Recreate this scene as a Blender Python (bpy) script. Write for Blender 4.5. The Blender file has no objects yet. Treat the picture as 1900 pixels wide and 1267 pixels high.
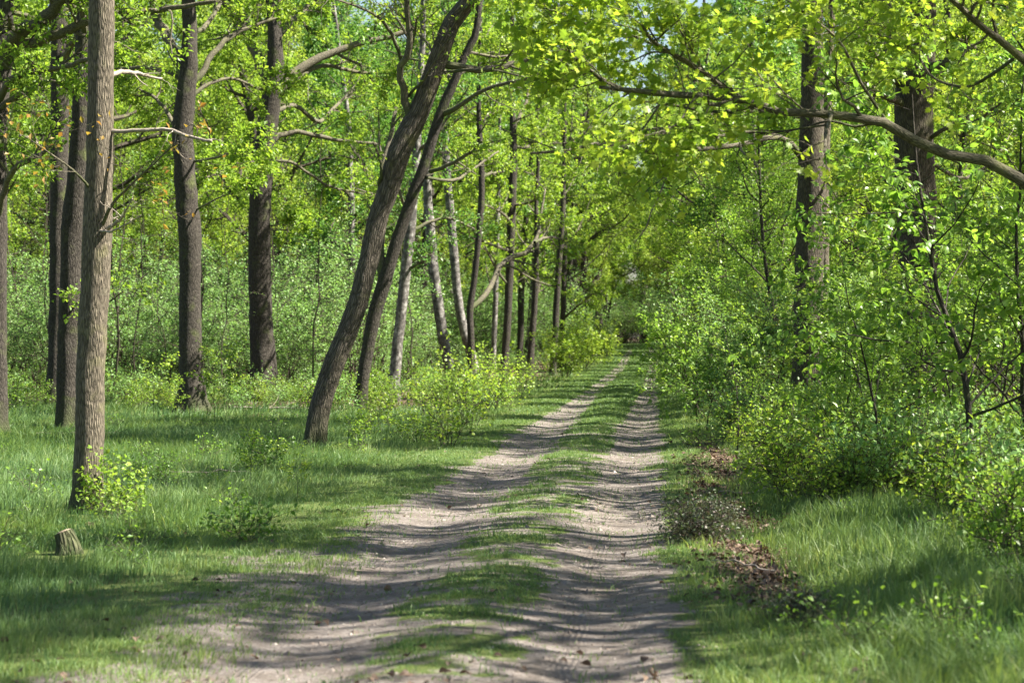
import bpy, math, random
import numpy as np

# ------------------------------------------------------------------ camera, world, sun, exposure
SC = bpy.context.scene
COL = SC.collection
F = 4486.0            # focal length in photo pixels (85 mm on 36 mm, 1900 px)
HZ = 622.0            # row of the horizon in the photo
CH = 1.7              # eye height
cam_d = bpy.data.cameras.new('camera'); cam = bpy.data.objects.new('camera', cam_d); COL.objects.link(cam)
cam.location = (0, 0, CH); cam.rotation_euler = (math.pi / 2, 0, 0)
cam_d.lens = 85.0; cam_d.sensor_width = 36.0; cam_d.shift_y = -(633.5 - HZ) / 1900.0
cam_d.clip_end = 3000.0; cam_d.clip_start = 0.1
cam_d.dof.use_dof = True; cam_d.dof.focus_distance = 29.0; cam_d.dof.aperture_fstop = 4.0
SC.camera = cam

SUN_EL, SUN_AZ = math.radians(50), math.radians(96)      # azimuth clockwise from +Y: right and a little behind the camera
W = bpy.data.worlds.new("World"); SC.world = W; W.use_nodes = True
nt = W.node_tree; bg = nt.nodes['Background']
sky = nt.nodes.new('ShaderNodeTexSky'); sky.sky_type = 'NISHITA'; sky.sun_disc = False
sky.sun_elevation = SUN_EL; sky.sun_rotation = SUN_AZ; sky.air_density = 1.0; sky.dust_density = 1.5; sky.ozone_density = 1.0
nt.links.new(sky.outputs[0], bg.inputs[0]); bg.inputs[1].default_value = 0.043
sd = bpy.data.lights.new('sun', 'SUN'); sd.energy = 5.0; sd.angle = math.radians(0.55); sd.color = (1.0, 0.93, 0.82)
sun = bpy.data.objects.new('sun', sd); COL.objects.link(sun)
from mathutils import Vector
_sv = Vector((math.sin(SUN_AZ) * math.cos(SUN_EL), math.cos(SUN_AZ) * math.cos(SUN_EL), math.sin(SUN_EL)))
sun.rotation_euler = _sv.to_track_quat('Z', 'Y').to_euler(); sun.location = (20, -10, 40)
SC.view_settings.view_transform = 'Standard'; SC.view_settings.look = 'None'
SC.view_settings.exposure = 2.25; SC.view_settings.gamma = 1.0
cy = SC.cycles
cy.max_bounces = 6; cy.diffuse_bounces = 4; cy.glossy_bounces = 2; cy.transmission_bounces = 5; cy.transparent_max_bounces = 4
cy.use_denoising = True
cy.sample_clamp_indirect = 6.0
cy.caustics_reflective = False; cy.caustics_refractive = False

# ------------------------------------------------------------------ small maths
def nrm(v):
    return v / np.maximum(np.linalg.norm(v, axis=-1, keepdims=True), 1e-9)
def sstep(a, b, x):
    t = np.clip((x - a) / (b - a), 0, 1); return t * t * (3 - 2 * t)
_R = np.random.RandomState(7); _LAT = _R.rand(256, 256)
def vnoise(x, y, s=1.0, o=0.0):
    x = np.asarray(x, float) * s + o + 500; y = np.asarray(y, float) * s + o * 1.7 + 500
    xi = np.floor(x).astype(int); yi = np.floor(y).astype(int); fx = x - xi; fy = y - yi
    fx = fx * fx * (3 - 2 * fx); fy = fy * fy * (3 - 2 * fy)
    a = _LAT[xi % 256, yi % 256]; b = _LAT[(xi + 1) % 256, yi % 256]; c = _LAT[xi % 256, (yi + 1) % 256]; d = _LAT[(xi + 1) % 256, (yi + 1) % 256]
    return (a * (1 - fx) + b * fx) * (1 - fy) + (c * (1 - fx) + d * fx) * fy
def fbm(x, y, s=1.0, o=0.0):
    return vnoise(x, y, s, o) * .5 + vnoise(x, y, s * 2.1, o + 11) * .3 + vnoise(x, y, s * 4.3, o + 23) * .2

def xc(y):            # centre line of the track
    y = np.asarray(y, float)
    return -1.2 + 0.0615 * y - 0.00009 * np.maximum(y - 120, 0) ** 2
def height(x, y):
    x = np.asarray(x, float); y = np.asarray(y, float)
    u = x - xc(y)
    g = lambda c, w: np.exp(-((u - c) / w) ** 2)
    wv = fbm(x * .25, y, .55, 3) - .5
    z = -.04 * g(-.84, .36) - .045 * g(.84, .32) + .035 * g(0, .38)
    z = z + wv * .022 * g(0, 1.5) + (fbm(x, y, 2.6, 8) - .5) * .016 * g(0, 2.0) + (fbm(x, y, 6.5, 18) - .5) * .011 * g(0, 2.2)
    z = z + .08 * sstep(1.3, 2.6, u) - .03 * sstep(-1.7, -3.2, u)
    z = z - .10 * g(2.15, .35) * sstep(13, 17, y) * (1 - sstep(30, 40, y))
    z = z * (1 - .6 * sstep(60, 120, y)) + .8 * sstep(95, 235, y)
    away = sstep(1.5, 4, np.abs(u)) * (1 - .6 * sstep(80, 140, y))
    z = z + away * ((fbm(x, y, .18, 9) - .55) * .16 + (fbm(x, y, .7, 5) - .5) * .08)
    return z
def pt(px, py, D):
    return np.array([(px - 950.0) / F * D, D, CH - (py - HZ) / F * D])

# ------------------------------------------------------------------ meshes
def mk_mesh(name, V, FA, mat, smooth=False, attrs=None, vattrs=None):
    """V (n,3); FA list of integer arrays (m,k)"""
    me = bpy.data.meshes.new(name)
    if not isinstance(FA, list): FA = [FA]
    FA = [f for f in FA if len(f)]
    me.vertices.add(len(V)); me.vertices.foreach_set('co', np.ascontiguousarray(V, np.float32).ravel())
    idx = np.concatenate([f.ravel() for f in FA]).astype(np.int32)
    tot = np.concatenate([np.full(len(f), f.shape[1]) for f in FA]).astype(np.int32)
    st = np.concatenate([[0], np.cumsum(tot)[:-1]]).astype(np.int32)
    me.loops.add(len(idx)); me.loops.foreach_set('vertex_index', idx)
    me.polygons.add(len(tot)); me.polygons.foreach_set('loop_start', st)
    try: me.polygons.foreach_set('loop_total', tot)
    except Exception: pass
    for k, a in (attrs or {}).items():
        at = me.attributes.new(k, 'FLOAT', 'POINT'); at.data.foreach_set('value', np.ascontiguousarray(a, np.float32))
    for k, a in (vattrs or {}).items():
        at = me.attributes.new(k, 'FLOAT_VECTOR', 'POINT'); at.data.foreach_set('vector', np.ascontiguousarray(a, np.float32).ravel())
    me.update(calc_edges=True)
    me.polygons.foreach_set('use_smooth', np.full(len(tot), smooth))
    for m in (mat if isinstance(mat, list) else [mat]): me.materials.append(m)
    return me

class Buf:
    """collects vertices, quads/tris and the bark coordinates"""
    def __init__(s): s.V = []; s.Q = []; s.T = []; s.A = []; s.B = []; s.n = 0
    def add(s, V, Q=None, T=None, a=None, b=None):
        s.V.append(V)
        if Q is not None and len(Q): s.Q.append(Q + s.n)
        if T is not None and len(T): s.T.append(T + s.n)
        s.A.append(a if a is not None else np.zeros(len(V)))
        s.B.append(b if b is not None else V)
        s.n += len(V)
    def mesh(s, name, mat, smooth=True):
        V = np.concatenate(s.V); fa = []
        if s.Q: fa.append(np.concatenate(s.Q))
        if s.T: fa.append(np.concatenate(s.T))
        return mk_mesh(name, V, fa, mat, smooth, {'rnd': np.concatenate(s.A)}, {'bk': np.concatenate(s.B)})

def join_bufs(name, parts):
    V = np.concatenate([np.concatenate(q.V) for q, m in parts]); A = np.concatenate([np.concatenate(q.A) for q, m in parts]); B = np.concatenate([np.concatenate(q.B) for q, m in parts])
    fa = []; mi = []; off = 0
    for i, (q, m) in enumerate(parts):
        for L_ in (q.Q, q.T):
            if L_: f = np.concatenate(L_) + off; fa.append(f); mi.append(np.full(len(f), i))
        off += q.n
    me = mk_mesh(name, V, fa, [m for q, m in parts], False, {'rnd': A}, {'bk': B})
    me.polygons.foreach_set('material_index', np.concatenate(mi).astype(np.int32)); return me

def tubes(buf, P, R, sides=6, cap=False, rough=0.0, seed=0, lobe=0.0):
    """P (n,k,3), R (n,k)"""
    n, k, _ = P.shape
    if n == 0: return
    T = np.empty_like(P); T[:, 1:-1] = P[:, 2:] - P[:, :-2]; T[:, 0] = P[:, 1] - P[:, 0]; T[:, -1] = P[:, -1] - P[:, -2]
    T = nrm(T); md = nrm(P[:, -1] - P[:, 0])
    ref = np.where(np.abs(md[:, 2:3]) > .8, np.array([[1., 0, 0]]), np.array([[0, 0, 1.]]))[:, None, :]
    N = nrm(np.cross(T, ref)); B = np.cross(T, N)
    th = np.arange(sides) * 2 * np.pi / sides
    c, s_ = np.cos(th), np.sin(th)
    RR = np.repeat(R[:, :, None], sides, 2)
    L = np.concatenate([np.zeros((n, 1)), np.cumsum(np.linalg.norm(P[:, 1:] - P[:, :-1], axis=2), 1)], 1)
    if rough > 0:
        rs = np.random.RandomState(seed + 5)
        ph = rs.rand(8) * 6.28
        w = np.zeros_like(RR)
        for q, (fa, fz) in enumerate(((2, 1.3), (3, 2.1), (5, .7), (4, 3.3), (7, 1.9))):
            w += np.sin(fa * th[None, None, :] + fz * L[:, :, None] * 2 + ph[q]) * (.5 if q < 2 else .3)
        RR = RR * (1 + rough * w)
        if lobe: RR = RR * (1 + lobe * np.exp(-L[:, :, None] / .22) * (np.cos(5 * th + ph[5])[None, None] + .6 * np.cos(3 * th + ph[6])[None, None]))
    V = P[:, :, None, :] + RR[..., None] * (c[None, None, :, None] * N[:, :, None, :] + s_[None, None, :, None] * B[:, :, None, :])
    base = (np.arange(n)[:, None, None] * k + np.arange(k - 1)[None, :, None]) * sides
    j = np.arange(sides)[None, None, :]; j2 = (j + 1) % sides
    Q = np.stack([base + j, base + j2, base + j2 + sides, base + j + sides], -1).reshape(-1, 4)
    bk = np.stack([np.broadcast_to(c, RR.shape) * RR, np.broadcast_to(s_, RR.shape) * RR, np.broadcast_to(L[:, :, None], RR.shape) + np.arange(n)[:, None, None] * 3.7], -1)
    V = V.reshape(-1, 3); bk = bk.reshape(-1, 3)
    Tt = None
    if cap:
        e = (np.arange(n) * k + k - 1) * sides
        cv = P[:, -1]; ci = len(V) + np.arange(n)
        Tt = np.stack([e[:, None] + np.arange(sides)[None], e[:, None] + (np.arange(sides)[None] + 1) % sides, np.repeat(ci[:, None], sides, 1)], -1).reshape(-1, 3)
        V = np.concatenate([V, cv]); bk = np.concatenate([bk, np.stack([cv[:, 0] * 0, cv[:, 0] * 0, L[:, -1]], -1)])
    buf.add(V, Q, Tt, None, bk)

def resample(pts, rad, k):
    """smooth (Catmull-Rom) resampling of a hand-drawn polyline"""
    pts = np.asarray(pts, float); rad = np.asarray(rad, float)
    d = np.concatenate([[0], np.cumsum(np.linalg.norm(pts[1:] - pts[:-1], axis=1))])
    t = np.linspace(0, d[-1], k); P = np.zeros((k, 3))
    m = np.gradient(pts, d, axis=0)
    i = np.clip(np.searchsorted(d, t, 'right') - 1, 0, len(d) - 2); h = (d[i + 1] - d[i]); s = (t - d[i]) / h
    s = s[:, None]; h = h[:, None]
    P = (2 * s ** 3 - 3 * s ** 2 + 1) * pts[i] + (s ** 3 - 2 * s ** 2 + s) * h * m[i] + (-2 * s ** 3 + 3 * s ** 2) * pts[i + 1] + (s ** 3 - s ** 2) * h * m[i + 1]
    return P, np.interp(t, d, rad)

def kids(rs, P, R, m, t0=.25, t1=1., ang=(35, 70), ln=.5, k=6, wig=.18, up=.06, flat=1.0, rk=.55, taper=.35, lmin=0., bias=None):
    """children of the polylines P; ln is a share of the parent's length"""
    n, kp, _ = P.shape
    if n == 0: return np.zeros((0, k, 3)), np.zeros((0, k))
    m = int(m); pi = np.repeat(np.arange(n), m); N = n * m
    t = (np.tile((np.arange(m) + .5) / m, n) + (rs.rand(N) - .5) / m) * (t1 - t0) + t0
    f = np.clip(t, 0, .999) * (kp - 1); i = f.astype(int); fr = (f - i)[:, None]
    pos = P[pi, i] * (1 - fr) + P[pi, i + 1] * fr
    tan = nrm(P[pi, i + 1] - P[pi, i]); pr = R[pi, i] * (1 - fr[:, 0]) + R[pi, i + 1] * fr[:, 0]
    plen = np.linalg.norm(P[:, 1:] - P[:, :-1], axis=2).sum(1)[pi]
    q = rs.randn(N, 3); q[:, 2] *= flat
    if bias is not None: q += bias
    q -= (q * tan).sum(1, keepdims=True) * tan; q = nrm(q)
    a = np.radians(rs.uniform(ang[0], ang[1], N))[:, None]
    d = nrm(np.cos(a) * tan + np.sin(a) * q)
    L = np.maximum(plen * ln * (1.15 - .6 * t) * rs.uniform(.65, 1.3, N), lmin)
    C = np.zeros((N, k, 3)); C[:, 0] = pos; st = (L / (k - 1))[:, None]
    for j in range(1, k):
        C[:, j] = C[:, j - 1] + d * st
        w = rs.randn(N, 3) * wig; w[:, 2] = w[:, 2] * .7 + up
        d = nrm(d + w)
    r0 = np.minimum(pr * rk, pr * .95)[:, None] * rs.uniform(.7, 1.15, N)[:, None]
    RR = r0 * np.linspace(1, taper, k)[None]
    return C, RR

# leaf outlines: x across, y along, z lift
def leaf_tpl(kind):
    if kind == 'small':     # folded rhomb
        V = np.array([[0, 0, 0], [.32, .5, .12], [0, 1, -.05], [-.32, .5, .12]]); T = np.array([[0, 1, 2], [0, 2, 3]])
    elif kind == 'oval':    # serrate oval leaf, folded on its midrib, tip drooping
        V = np.array([[0, 0, 0], [.25, .22, .07], [.33, .55, .06], [.17, .85, -.02], [0, 1.08, -.16], [-.17, .85, -.02], [-.33, .55, .06], [-.25, .22, .07], [0, .5, 0.0]])
        T = np.array([[0, 1, 8], [1, 2, 8], [2, 3, 8], [3, 4, 8], [4, 5, 8], [5, 6, 8], [6, 7, 8], [7, 0, 8]])
    elif kind == 'cluster': # three leaves springing from one bud
        a = leaf_tpl('small')[0]; Vs = []; T = []
        for q, (rz, s, tx) in enumerate(((0, 1., .0), (2.1, .85, .3), (-2.0, .8, -.25))):
            c, s_ = math.cos(rz), math.sin(rz)
            b = a * s; b = np.stack([b[:, 0] * c - b[:, 1] * s_, b[:, 0] * s_ + b[:, 1] * c, b[:, 2] + tx * b[:, 1]], 1)
            Vs.append(b); T.append(np.array([[0, 1, 2], [0, 2, 3]]) + 4 * q)
        V = np.concatenate(Vs); T = np.concatenate(T)
    else:                   # lobed leaf
        o = [(0, 0), (.12, .12), (.42, .06), (.34, .3), (.62, .5), (.36, .58), (.34, .86), (.13, .78), (0, 1.1)]
        R_ = [(x, y, .10 * abs(x) - .12 * y * y) for x, y in o]
        L_ = [(-x, y, .10 * abs(x) - .12 * y * y) for x, y in o[1:-1]][::-1]
        V = np.array(R_ + L_ + [(0, .42, 0)]); n = len(V) - 1
        T = np.array([[i, (i + 1) % n, n] for i in range(n)])
    return V.astype(float), T

def leaves(rs, buf, P, m, size, kind='small', t0=.15, t1=1.05, spread=.6, droop=-.1, upn=1.0, tint=(0, 1), jit=.04, cone=1.0):
    """m leaves on every polyline of P"""
    n, k, _ = P.shape
    if n == 0 or m <= 0: return
    pi = np.repeat(np.arange(n), m); N = n * m
    t = t0 + (t1 - t0) * rs.rand(N); f = np.clip(t, 0, .999) * (k - 1); i = f.astype(int); fr = (f - i)[:, None]
    pos = P[pi, i] * (1 - fr) + P[pi, i + 1] * fr; tan = nrm(P[pi, i + 1] - P[pi, i])
    pos += rs.randn(N, 3) * jit
    q = rs.randn(N, 3); q -= (q * tan).sum(1, keepdims=True) * tan
    d = nrm(tan * (.6 * cone) + nrm(q) * spread * 1.4 + np.array([0, 0, droop]))
    up = rs.randn(N, 3) * .55 + np.array([0, 0, upn])
    x = nrm(np.cross(d, up)); z = np.cross(x, d)
    V0, T0 = leaf_tpl(kind); s = size * rs.uniform(.6, 1.25, N)
    c = (V0[None] * s[:, None, None]) @ np.stack([x, d, z], 1)
    V = (pos[:, None] + c).reshape(-1, 3)
    T = (T0[None] + (np.arange(N) * len(V0))[:, None, None]).reshape(-1, 3)
    tw = rs.rand(n)[pi] * .55 + rs.rand(N) * .45
    a = tint[0] + (tint[1] - tint[0]) * tw
    buf.add(V, None, T, np.repeat(a, len(V0)))

# ------------------------------------------------------------------ materials
def newmat(name):
    m = bpy.data.materials.new(name); m.use_nodes = True; t = m.node_tree
    for n in list(t.nodes):
        if n.type != 'OUTPUT_MATERIAL': t.nodes.remove(n)
    return m, t, t.nodes['Material Output']
def N_(t, kind, **kw):
    n = t.nodes.new('ShaderNode' + kind)
    for k, v in kw.items():
        if hasattr(n, k) and k not in ('inputs',): setattr(n, k, v)
        else: n.inputs[k].default_value = v
    return n
def ramp(t, fac, stops, mode='LINEAR'):
    r = t.nodes.new('ShaderNodeValToRGB'); r.color_ramp.interpolation = mode; e = r.color_ramp.elements
    while len(e) < len(stops): e.new(.5)
    for el, (p, c) in zip(e, stops):
        el.position = p; el.color = (c[0], c[1], c[2], 1) if not isinstance(c, (int, float)) else (c, c, c, 1)
    t.links.new(fac, r.inputs[0]); return r.outputs[0]
def mixc(t, f, a, b, mode='MIX'):
    n = t.nodes.new('ShaderNodeMix'); n.data_type = 'RGBA'; n.blend_type = mode; n.clamp_factor = True
    for s, v in ((n.inputs[0], f), (n.inputs[6], a), (n.inputs[7], b)):
        if isinstance(v, (int, float)): s.default_value = v
        elif isinstance(v, tuple): s.default_value = (v[0], v[1], v[2], 1)
        else: t.links.new(v, s)
    return n.outputs[2]
def math_(t, op, a, b=0.0):
    n = t.nodes.new('ShaderNodeMath'); n.operation = op
    for s, v in ((n.inputs[0], a), (n.inputs[1], b)):
        if isinstance(v, (int, float)): s.default_value = v
        else: t.links.new(v, s)
    return n.outputs[0]

def leaf_mat(name, stops, tr=.5, trc=(1.3, 1.28, .8), rough=.42, spec=.35):
    m, t, out = newmat(name)
    at = N_(t, 'Attribute', attribute_name='rnd')
    oi = N_(t, 'ObjectInfo')
    f = math_(t, 'ADD', math_(t, 'MULTIPLY', at.outputs['Fac'], .8), math_(t, 'MULTIPLY', oi.outputs['Random'], .2))
    c = ramp(t, f, stops)
    p = N_(t, 'BsdfPrincipled'); t.links.new(c, p.inputs['Base Color']); p.inputs['Roughness'].default_value = rough
    p.inputs['Specular IOR Level'].default_value = spec
    tb = N_(t, 'BsdfTranslucent'); t.links.new(mixc(t, 1.0, c, trc, 'MULTIPLY'), tb.inputs['Color'])
    mx = N_(t, 'MixShader'); mx.inputs[0].default_value = tr
    t.links.new(p.outputs[0], mx.inputs[1]); t.links.new(tb.outputs[0], mx.inputs[2]); t.links.new(mx.outputs[0], out.inputs[0])
    return m
M_oak = leaf_mat('oak_leaf', [(0, (.085, .165, .025)), (.4, (.165, .275, .035)), (.75, (.26, .37, .05)), (.97, (.37, .43, .075)), (1, (.38, .36, .06))], .55)
M_oakn = leaf_mat('lobed_leaf', [(0, (.085, .175, .022)), (.5, (.22, .34, .04)), (.9, (.38, .44, .055)), (1, (.43, .41, .06))], .58)
M_young = leaf_mat('bronze_bud_leaf', [(0, (.16, .17, .03)), (.5, (.26, .18, .04)), (1, (.30, .14, .04))], .45)
M_birch = leaf_mat('birch_leaf', [(0, (.05, .13, .03)), (.5, (.10, .22, .045)), (1, (.19, .30, .05))], .5)
M_bush = leaf_mat('thicket_leaf', [(0, (.10, .21, .055)), (.5, (.19, .34, .10)), (1, (.30, .43, .16))], .45, rough=.46, spec=.4)
M_sap = leaf_mat('hornbeam_leaf', [(0, (.065, .155, .025)), (.5, (.16, .285, .042)), (1, (.31, .42, .08))], .54, rough=.38, spec=.5)
M_yel = leaf_mat('maple_shoot_leaf', [(0, (.09, .19, .025)), (.5, (.19, .31, .04)), (.93, (.32, .40, .055)), (1, (.38, .26, .05))], .48)
M_far = leaf_mat('far_canopy_leaf', [(0, (.12, .205, .035)), (.5, (.24, .34, .055)), (1, (.38, .45, .09))], .55)
M_nettle = leaf_mat('dead_nettle_leaf', [(0, (.05, .10, .04)), (.5, (.09, .12, .06)), (1, (.16, .10, .12))], .3)
M_grass = leaf_mat('grass_blade', [(0, (.026, .075, .022)), (.35, (.066, .142, .050)), (.65, (.14, .222, .070)), (.9, (.25, .31, .11)), (1, (.36, .34, .19))], .42, trc=(1.35, 1.25, .7), rough=.5, spec=.35)
M_litter = leaf_mat('dead_leaf', [(0, (.035, .024, .018)), (.5, (.10, .068, .048)), (1, (.22, .155, .11))], .15, trc=(1, .8, .6), rough=.6, spec=.25)

def bark_mat(name, dark, light, moss=None, scale=1.0, bump=.9, pale=None, moss_amt=.5):
    m, t, out = newmat(name)
    at = N_(t, 'Attribute', attribute_name='bk')
    mp = N_(t, 'Mapping'); t.links.new(at.outputs['Vector'], mp.inputs[0]); mp.inputs['Scale'].default_value = (52 * scale, 52 * scale, 7.5 * scale)
    n0 = N_(t, 'TexNoise'); t.links.new(at.outputs['Vector'], n0.inputs[0]); n0.inputs['Scale'].default_value = 3.0; n0.inputs['Detail'].default_value = 4
    ad = N_(t, 'VectorMath', operation='MULTIPLY_ADD'); t.links.new(n0.outputs['Color'], ad.inputs[0]); ad.inputs[1].default_value = (1.6, 1.6, 1.6); t.links.new(mp.outputs[0], ad.inputs[2])
    vo = N_(t, 'TexVoronoi', feature='DISTANCE_TO_EDGE'); t.links.new(ad.outputs[0], vo.inputs[0]); vo.inputs['Scale'].default_value = 1.0
    ns = N_(t, 'TexNoise'); t.links.new(ad.outputs[0], ns.inputs[0]); ns.inputs['Scale'].default_value = 1.6; ns.inputs['Detail'].default_value = 6; ns.inputs['Roughness'].default_value = .65
    hgt = math_(t, 'ADD', math_(t, 'MULTIPLY', math_(t, 'MINIMUM', vo.outputs[0], .35), 2.2), math_(t, 'MULTIPLY', ns.outputs['Fac'], .9))
    c = ramp(t, hgt, [(.25, dark), (.7, tuple((a + b) / 2 for a, b in zip(dark, light))), (1.0, light)])  # dark furrow colour, deepened to add shade to the trunks
    if moss:
        gm = ramp(t, n0.outputs['Fac'], [(.66 - .25 * moss_amt, 0.0), (.8 - .2 * moss_amt, 1.0)])
        c = mixc(t, math_(t, 'MULTIPLY', gm, .65), c, moss)
    sx = N_(t, 'SeparateXYZ'); t.links.new(at.outputs['Vector'], sx.inputs[0])
    foot = math_(t, 'SUBTRACT', math_(t, 'ADD', .9, math_(t, 'MULTIPLY', n0.outputs['Fac'], .9)), math_(t, 'MULTIPLY', sx.outputs[2], 1.3))
    lich = N_(t, 'TexNoise'); t.links.new(at.outputs['Vector'], lich.inputs[0]); lich.inputs['Scale'].default_value = 7; lich.inputs['Detail'].default_value = 5; lich.inputs['Roughness'].default_value = .7
    c = mixc(t, math_(t, 'MULTIPLY', ramp(t, lich.outputs['Fac'], [(.58, 0.), (.66, 1.)]), .35), c, (light[0] * 1.25, light[1] * 1.35, light[2] * 1.3))
    if moss: c = mixc(t, math_(t, 'MULTIPLY', ramp(t, foot, [(.45, 0.), (1., 1.)]), .6), c, (.055, .075, .022))
    p = N_(t, 'BsdfPrincipled'); t.links.new(c, p.inputs['Base Color']); p.inputs['Roughness'].default_value = .9; p.inputs['Specular IOR Level'].default_value = .2
    b = N_(t, 'Bump'); b.inputs['Strength'].default_value = bump; b.inputs['Distance'].default_value = .03 / scale
    t.links.new(hgt, b.inputs['Height']); t.links.new(b.outputs[0], p.inputs['Normal']); t.links.new(p.outputs[0], out.inputs[0])
    return m
B_oak = bark_mat('oak_bark', (.012, .010, .0085), (.075, .066, .055), (.10, .12, .04), 1.0, .7, moss_amt=.35)
B_fore = bark_mat('young_oak_bark', (.024, .020, .015), (.175, .150, .112), (.17, .17, .07), 1.15, .65, moss_amt=.4)
B_right = bark_mat('dark_oak_bark', (.016, .013, .010), (.125, .108, .082), (.13, .14, .05), 1.05, .8, moss_amt=.4)
B_lean = bark_mat('furrowed_bark', (.020, .017, .013), (.145, .125, .098), (.15, .15, .06), .62, .8, moss_amt=.3)
B_twig = bark_mat('branch_bark', (.03, .026, .02), (.16, .145, .105), (.16, .17, .06), 1.6, .5, moss_amt=.55)
B_dark = bark_mat('dark_twig_bark', (.02, .017, .013), (.08, .068, .05), (.09, .11, .03), 1.6, .4, moss_amt=.5)
B_dead = bark_mat('bleached_dead_wood', (.14, .12, .095), (.34, .30, .25), None, 1.4, .4)
def birch_bark():
    m, t, out = newmat('birch_bark')
    at = N_(t, 'Attribute', attribute_name='bk')
    mp = N_(t, 'Mapping'); t.links.new(at.outputs['Vector'], mp.inputs[0]); mp.inputs['Scale'].default_value = (6, 6, 5)
    n = N_(t, 'TexNoise'); t.links.new(mp.outputs[0], n.inputs[0]); n.inputs['Scale'].default_value = 1.2; n.inputs['Detail'].default_value = 6; n.inputs['Roughness'].default_value = .7
    mp2 = N_(t, 'Mapping'); t.links.new(at.outputs['Vector'], mp2.inputs[0]); mp2.inputs['Scale'].default_value = (5, 5, 42)
    n2 = N_(t, 'TexNoise'); t.links.new(mp2.outputs[0], n2.inputs[0]); n2.inputs['Scale'].default_value = 1.0; n2.inputs['Detail'].default_value = 3
    c = ramp(t, n.outputs['Fac'], [(.40, (.03, .027, .024)), (.52, (.11, .10, .09)), (.60, (.24, .23, .215)), (.8, (.36, .35, .33))])
    c = mixc(t, ramp(t, n2.outputs['Fac'], [(.58, 0.), (.68, 1.)]), c, (.09, .08, .07))
    p = N_(t, 'BsdfPrincipled'); t.links.new(c, p.inputs['Base Color']); p.inputs['Roughness'].default_value = .7
    b = N_(t, 'Bump'); b.inputs['Strength'].default_value = .5; b.inputs['Distance'].default_value = .02; t.links.new(n.outputs['Fac'], b.inputs['Height']); t.links.new(b.outputs[0], p.inputs['Normal'])
    t.links.new(p.outputs[0], out.inputs[0]); return m
B_birch = birch_bark()

def ground_mat():
    m, t, out = newmat('forest_ground')
    co = N_(t, 'TexCoord'); ob = co.outputs['Object']
    def noi(sc, det=5, rg=.6, vec=None):
        n = N_(t, 'TexNoise'); t.links.new(vec or ob, n.inputs[0]); n.inputs['Scale'].default_value = sc; n.inputs['Detail'].default_value = det; n.inputs['Roughness'].default_value = rg; return n.outputs['Fac']
    dirt = N_(t, 'Attribute', attribute_name='dirt').outputs['Fac']
    lit = N_(t, 'Attribute', attribute_name='litter').outputs['Fac']
    fine = noi(34, 8, .75); mid = noi(2.6, 6, .65); big = noi(.5, 4)
    sand = ramp(t, fine, [(.33, (.05, .042, .036)), (.46, (.15, .130, .117)), (.62, (.235, .212, .195)), (.75, (.34, .31, .29))])
    sand = mixc(t, ramp(t, mid, [(.38, .85), (.58, 0.)]), sand, (.105, .088, .074))
    # fine dark crumbs and stones
    sand = mixc(t, ramp(t, noi(11, 6, .7), [(.30, .75), (.5, 0.)]), sand, (.075, .060, .048))
    vo = N_(t, 'TexVoronoi'); t.links.new(ob, vo.inputs[0]); vo.inputs['Scale'].default_value = 24
    sand = mixc(t, ramp(t, vo.outputs['Distance'], [(.08, .8), (.18, 0.)]), sand, (.08, .064, .054))
    moss = ramp(t, fine, [(.3, (.030, .042, .014)), (.55, (.085, .115, .03)), (.75, (.16, .17, .05))])
    brown = ramp(t, fine, [(.3, (.030, .021, .015)), (.5, (.10, .07, .048)), (.7, (.22, .16, .11))])
    e = math_(t, 'ADD', dirt, math_(t, 'MULTIPLY', math_(t, 'SUBTRACT', noi(3.2, 6, .7), .5), 1.5))
    f = ramp(t, e, [(.38, 0.), (.56, 1.)])
    c = mixc(t, f, moss, sand)
    l = math_(t, 'ADD', lit, math_(t, 'MULTIPLY', math_(t, 'SUBTRACT', mid, .5), 1.4))
    c = mixc(t, ramp(t, l, [(.4, 0.), (.6, 1.)]), c, brown)
    p = N_(t, 'BsdfPrincipled'); t.links.new(c, p.inputs['Base Color']); p.inputs['Roughness'].default_value = .95; p.inputs['Specular IOR Level'].default_value = .15
    # tyre tread ribs in the ruts, and crumbly relief
    ac = N_(t, 'Attribute', attribute_name='across').outputs['Fac']
    wob = math_(t, 'ADD', ac, math_(t, 'MULTIPLY', math_(t, 'SUBTRACT', big, .5), .25))
    m1 = math_(t, 'LESS_THAN', math_(t, 'ABSOLUTE', math_(t, 'SUBTRACT', wob, .70)), .085)
    m2 = math_(t, 'LESS_THAN', math_(t, 'ABSOLUTE', math_(t, 'ADD', wob, .92)), .075)
    tyre = math_(t, 'MULTIPLY', math_(t, 'SINE', math_(t, 'MULTIPLY', wob, 6.283 / .034)), math_(t, 'ADD', m1, math_(t, 'MULTIPLY', m2, .6)))
    tyre = math_(t, 'MULTIPLY', tyre, ramp(t, noi(1.1, 3), [(.44, 0.), (.62, 1.)]))
    c = mixc(t, math_(t, 'MULTIPLY', math_(t, 'MAXIMUM', tyre, 0.0), .22), c, (.09, .075, .062)); t.links.new(c, p.inputs['Base Color'])
    h = math_(t, 'ADD', math_(t, 'MULTIPLY', tyre, .13), math_(t, 'MULTIPLY', fine, .5))
    h = math_(t, 'ADD', h, math_(t, 'ADD', math_(t, 'MULTIPLY', noi(9, 5, .65), 1.3), math_(t, 'MULTIPLY', mid, 1.0)))
    b = N_(t, 'Bump'); b.inputs['Strength'].default_value = 1.0; b.inputs['Distance'].default_value = .03
    t.links.new(h, b.inputs['Height']); t.links.new(b.outputs[0], p.inputs['Normal']); t.links.new(p.outputs[0], out.inputs[0])
    return m
M_ground = ground_mat()

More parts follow.
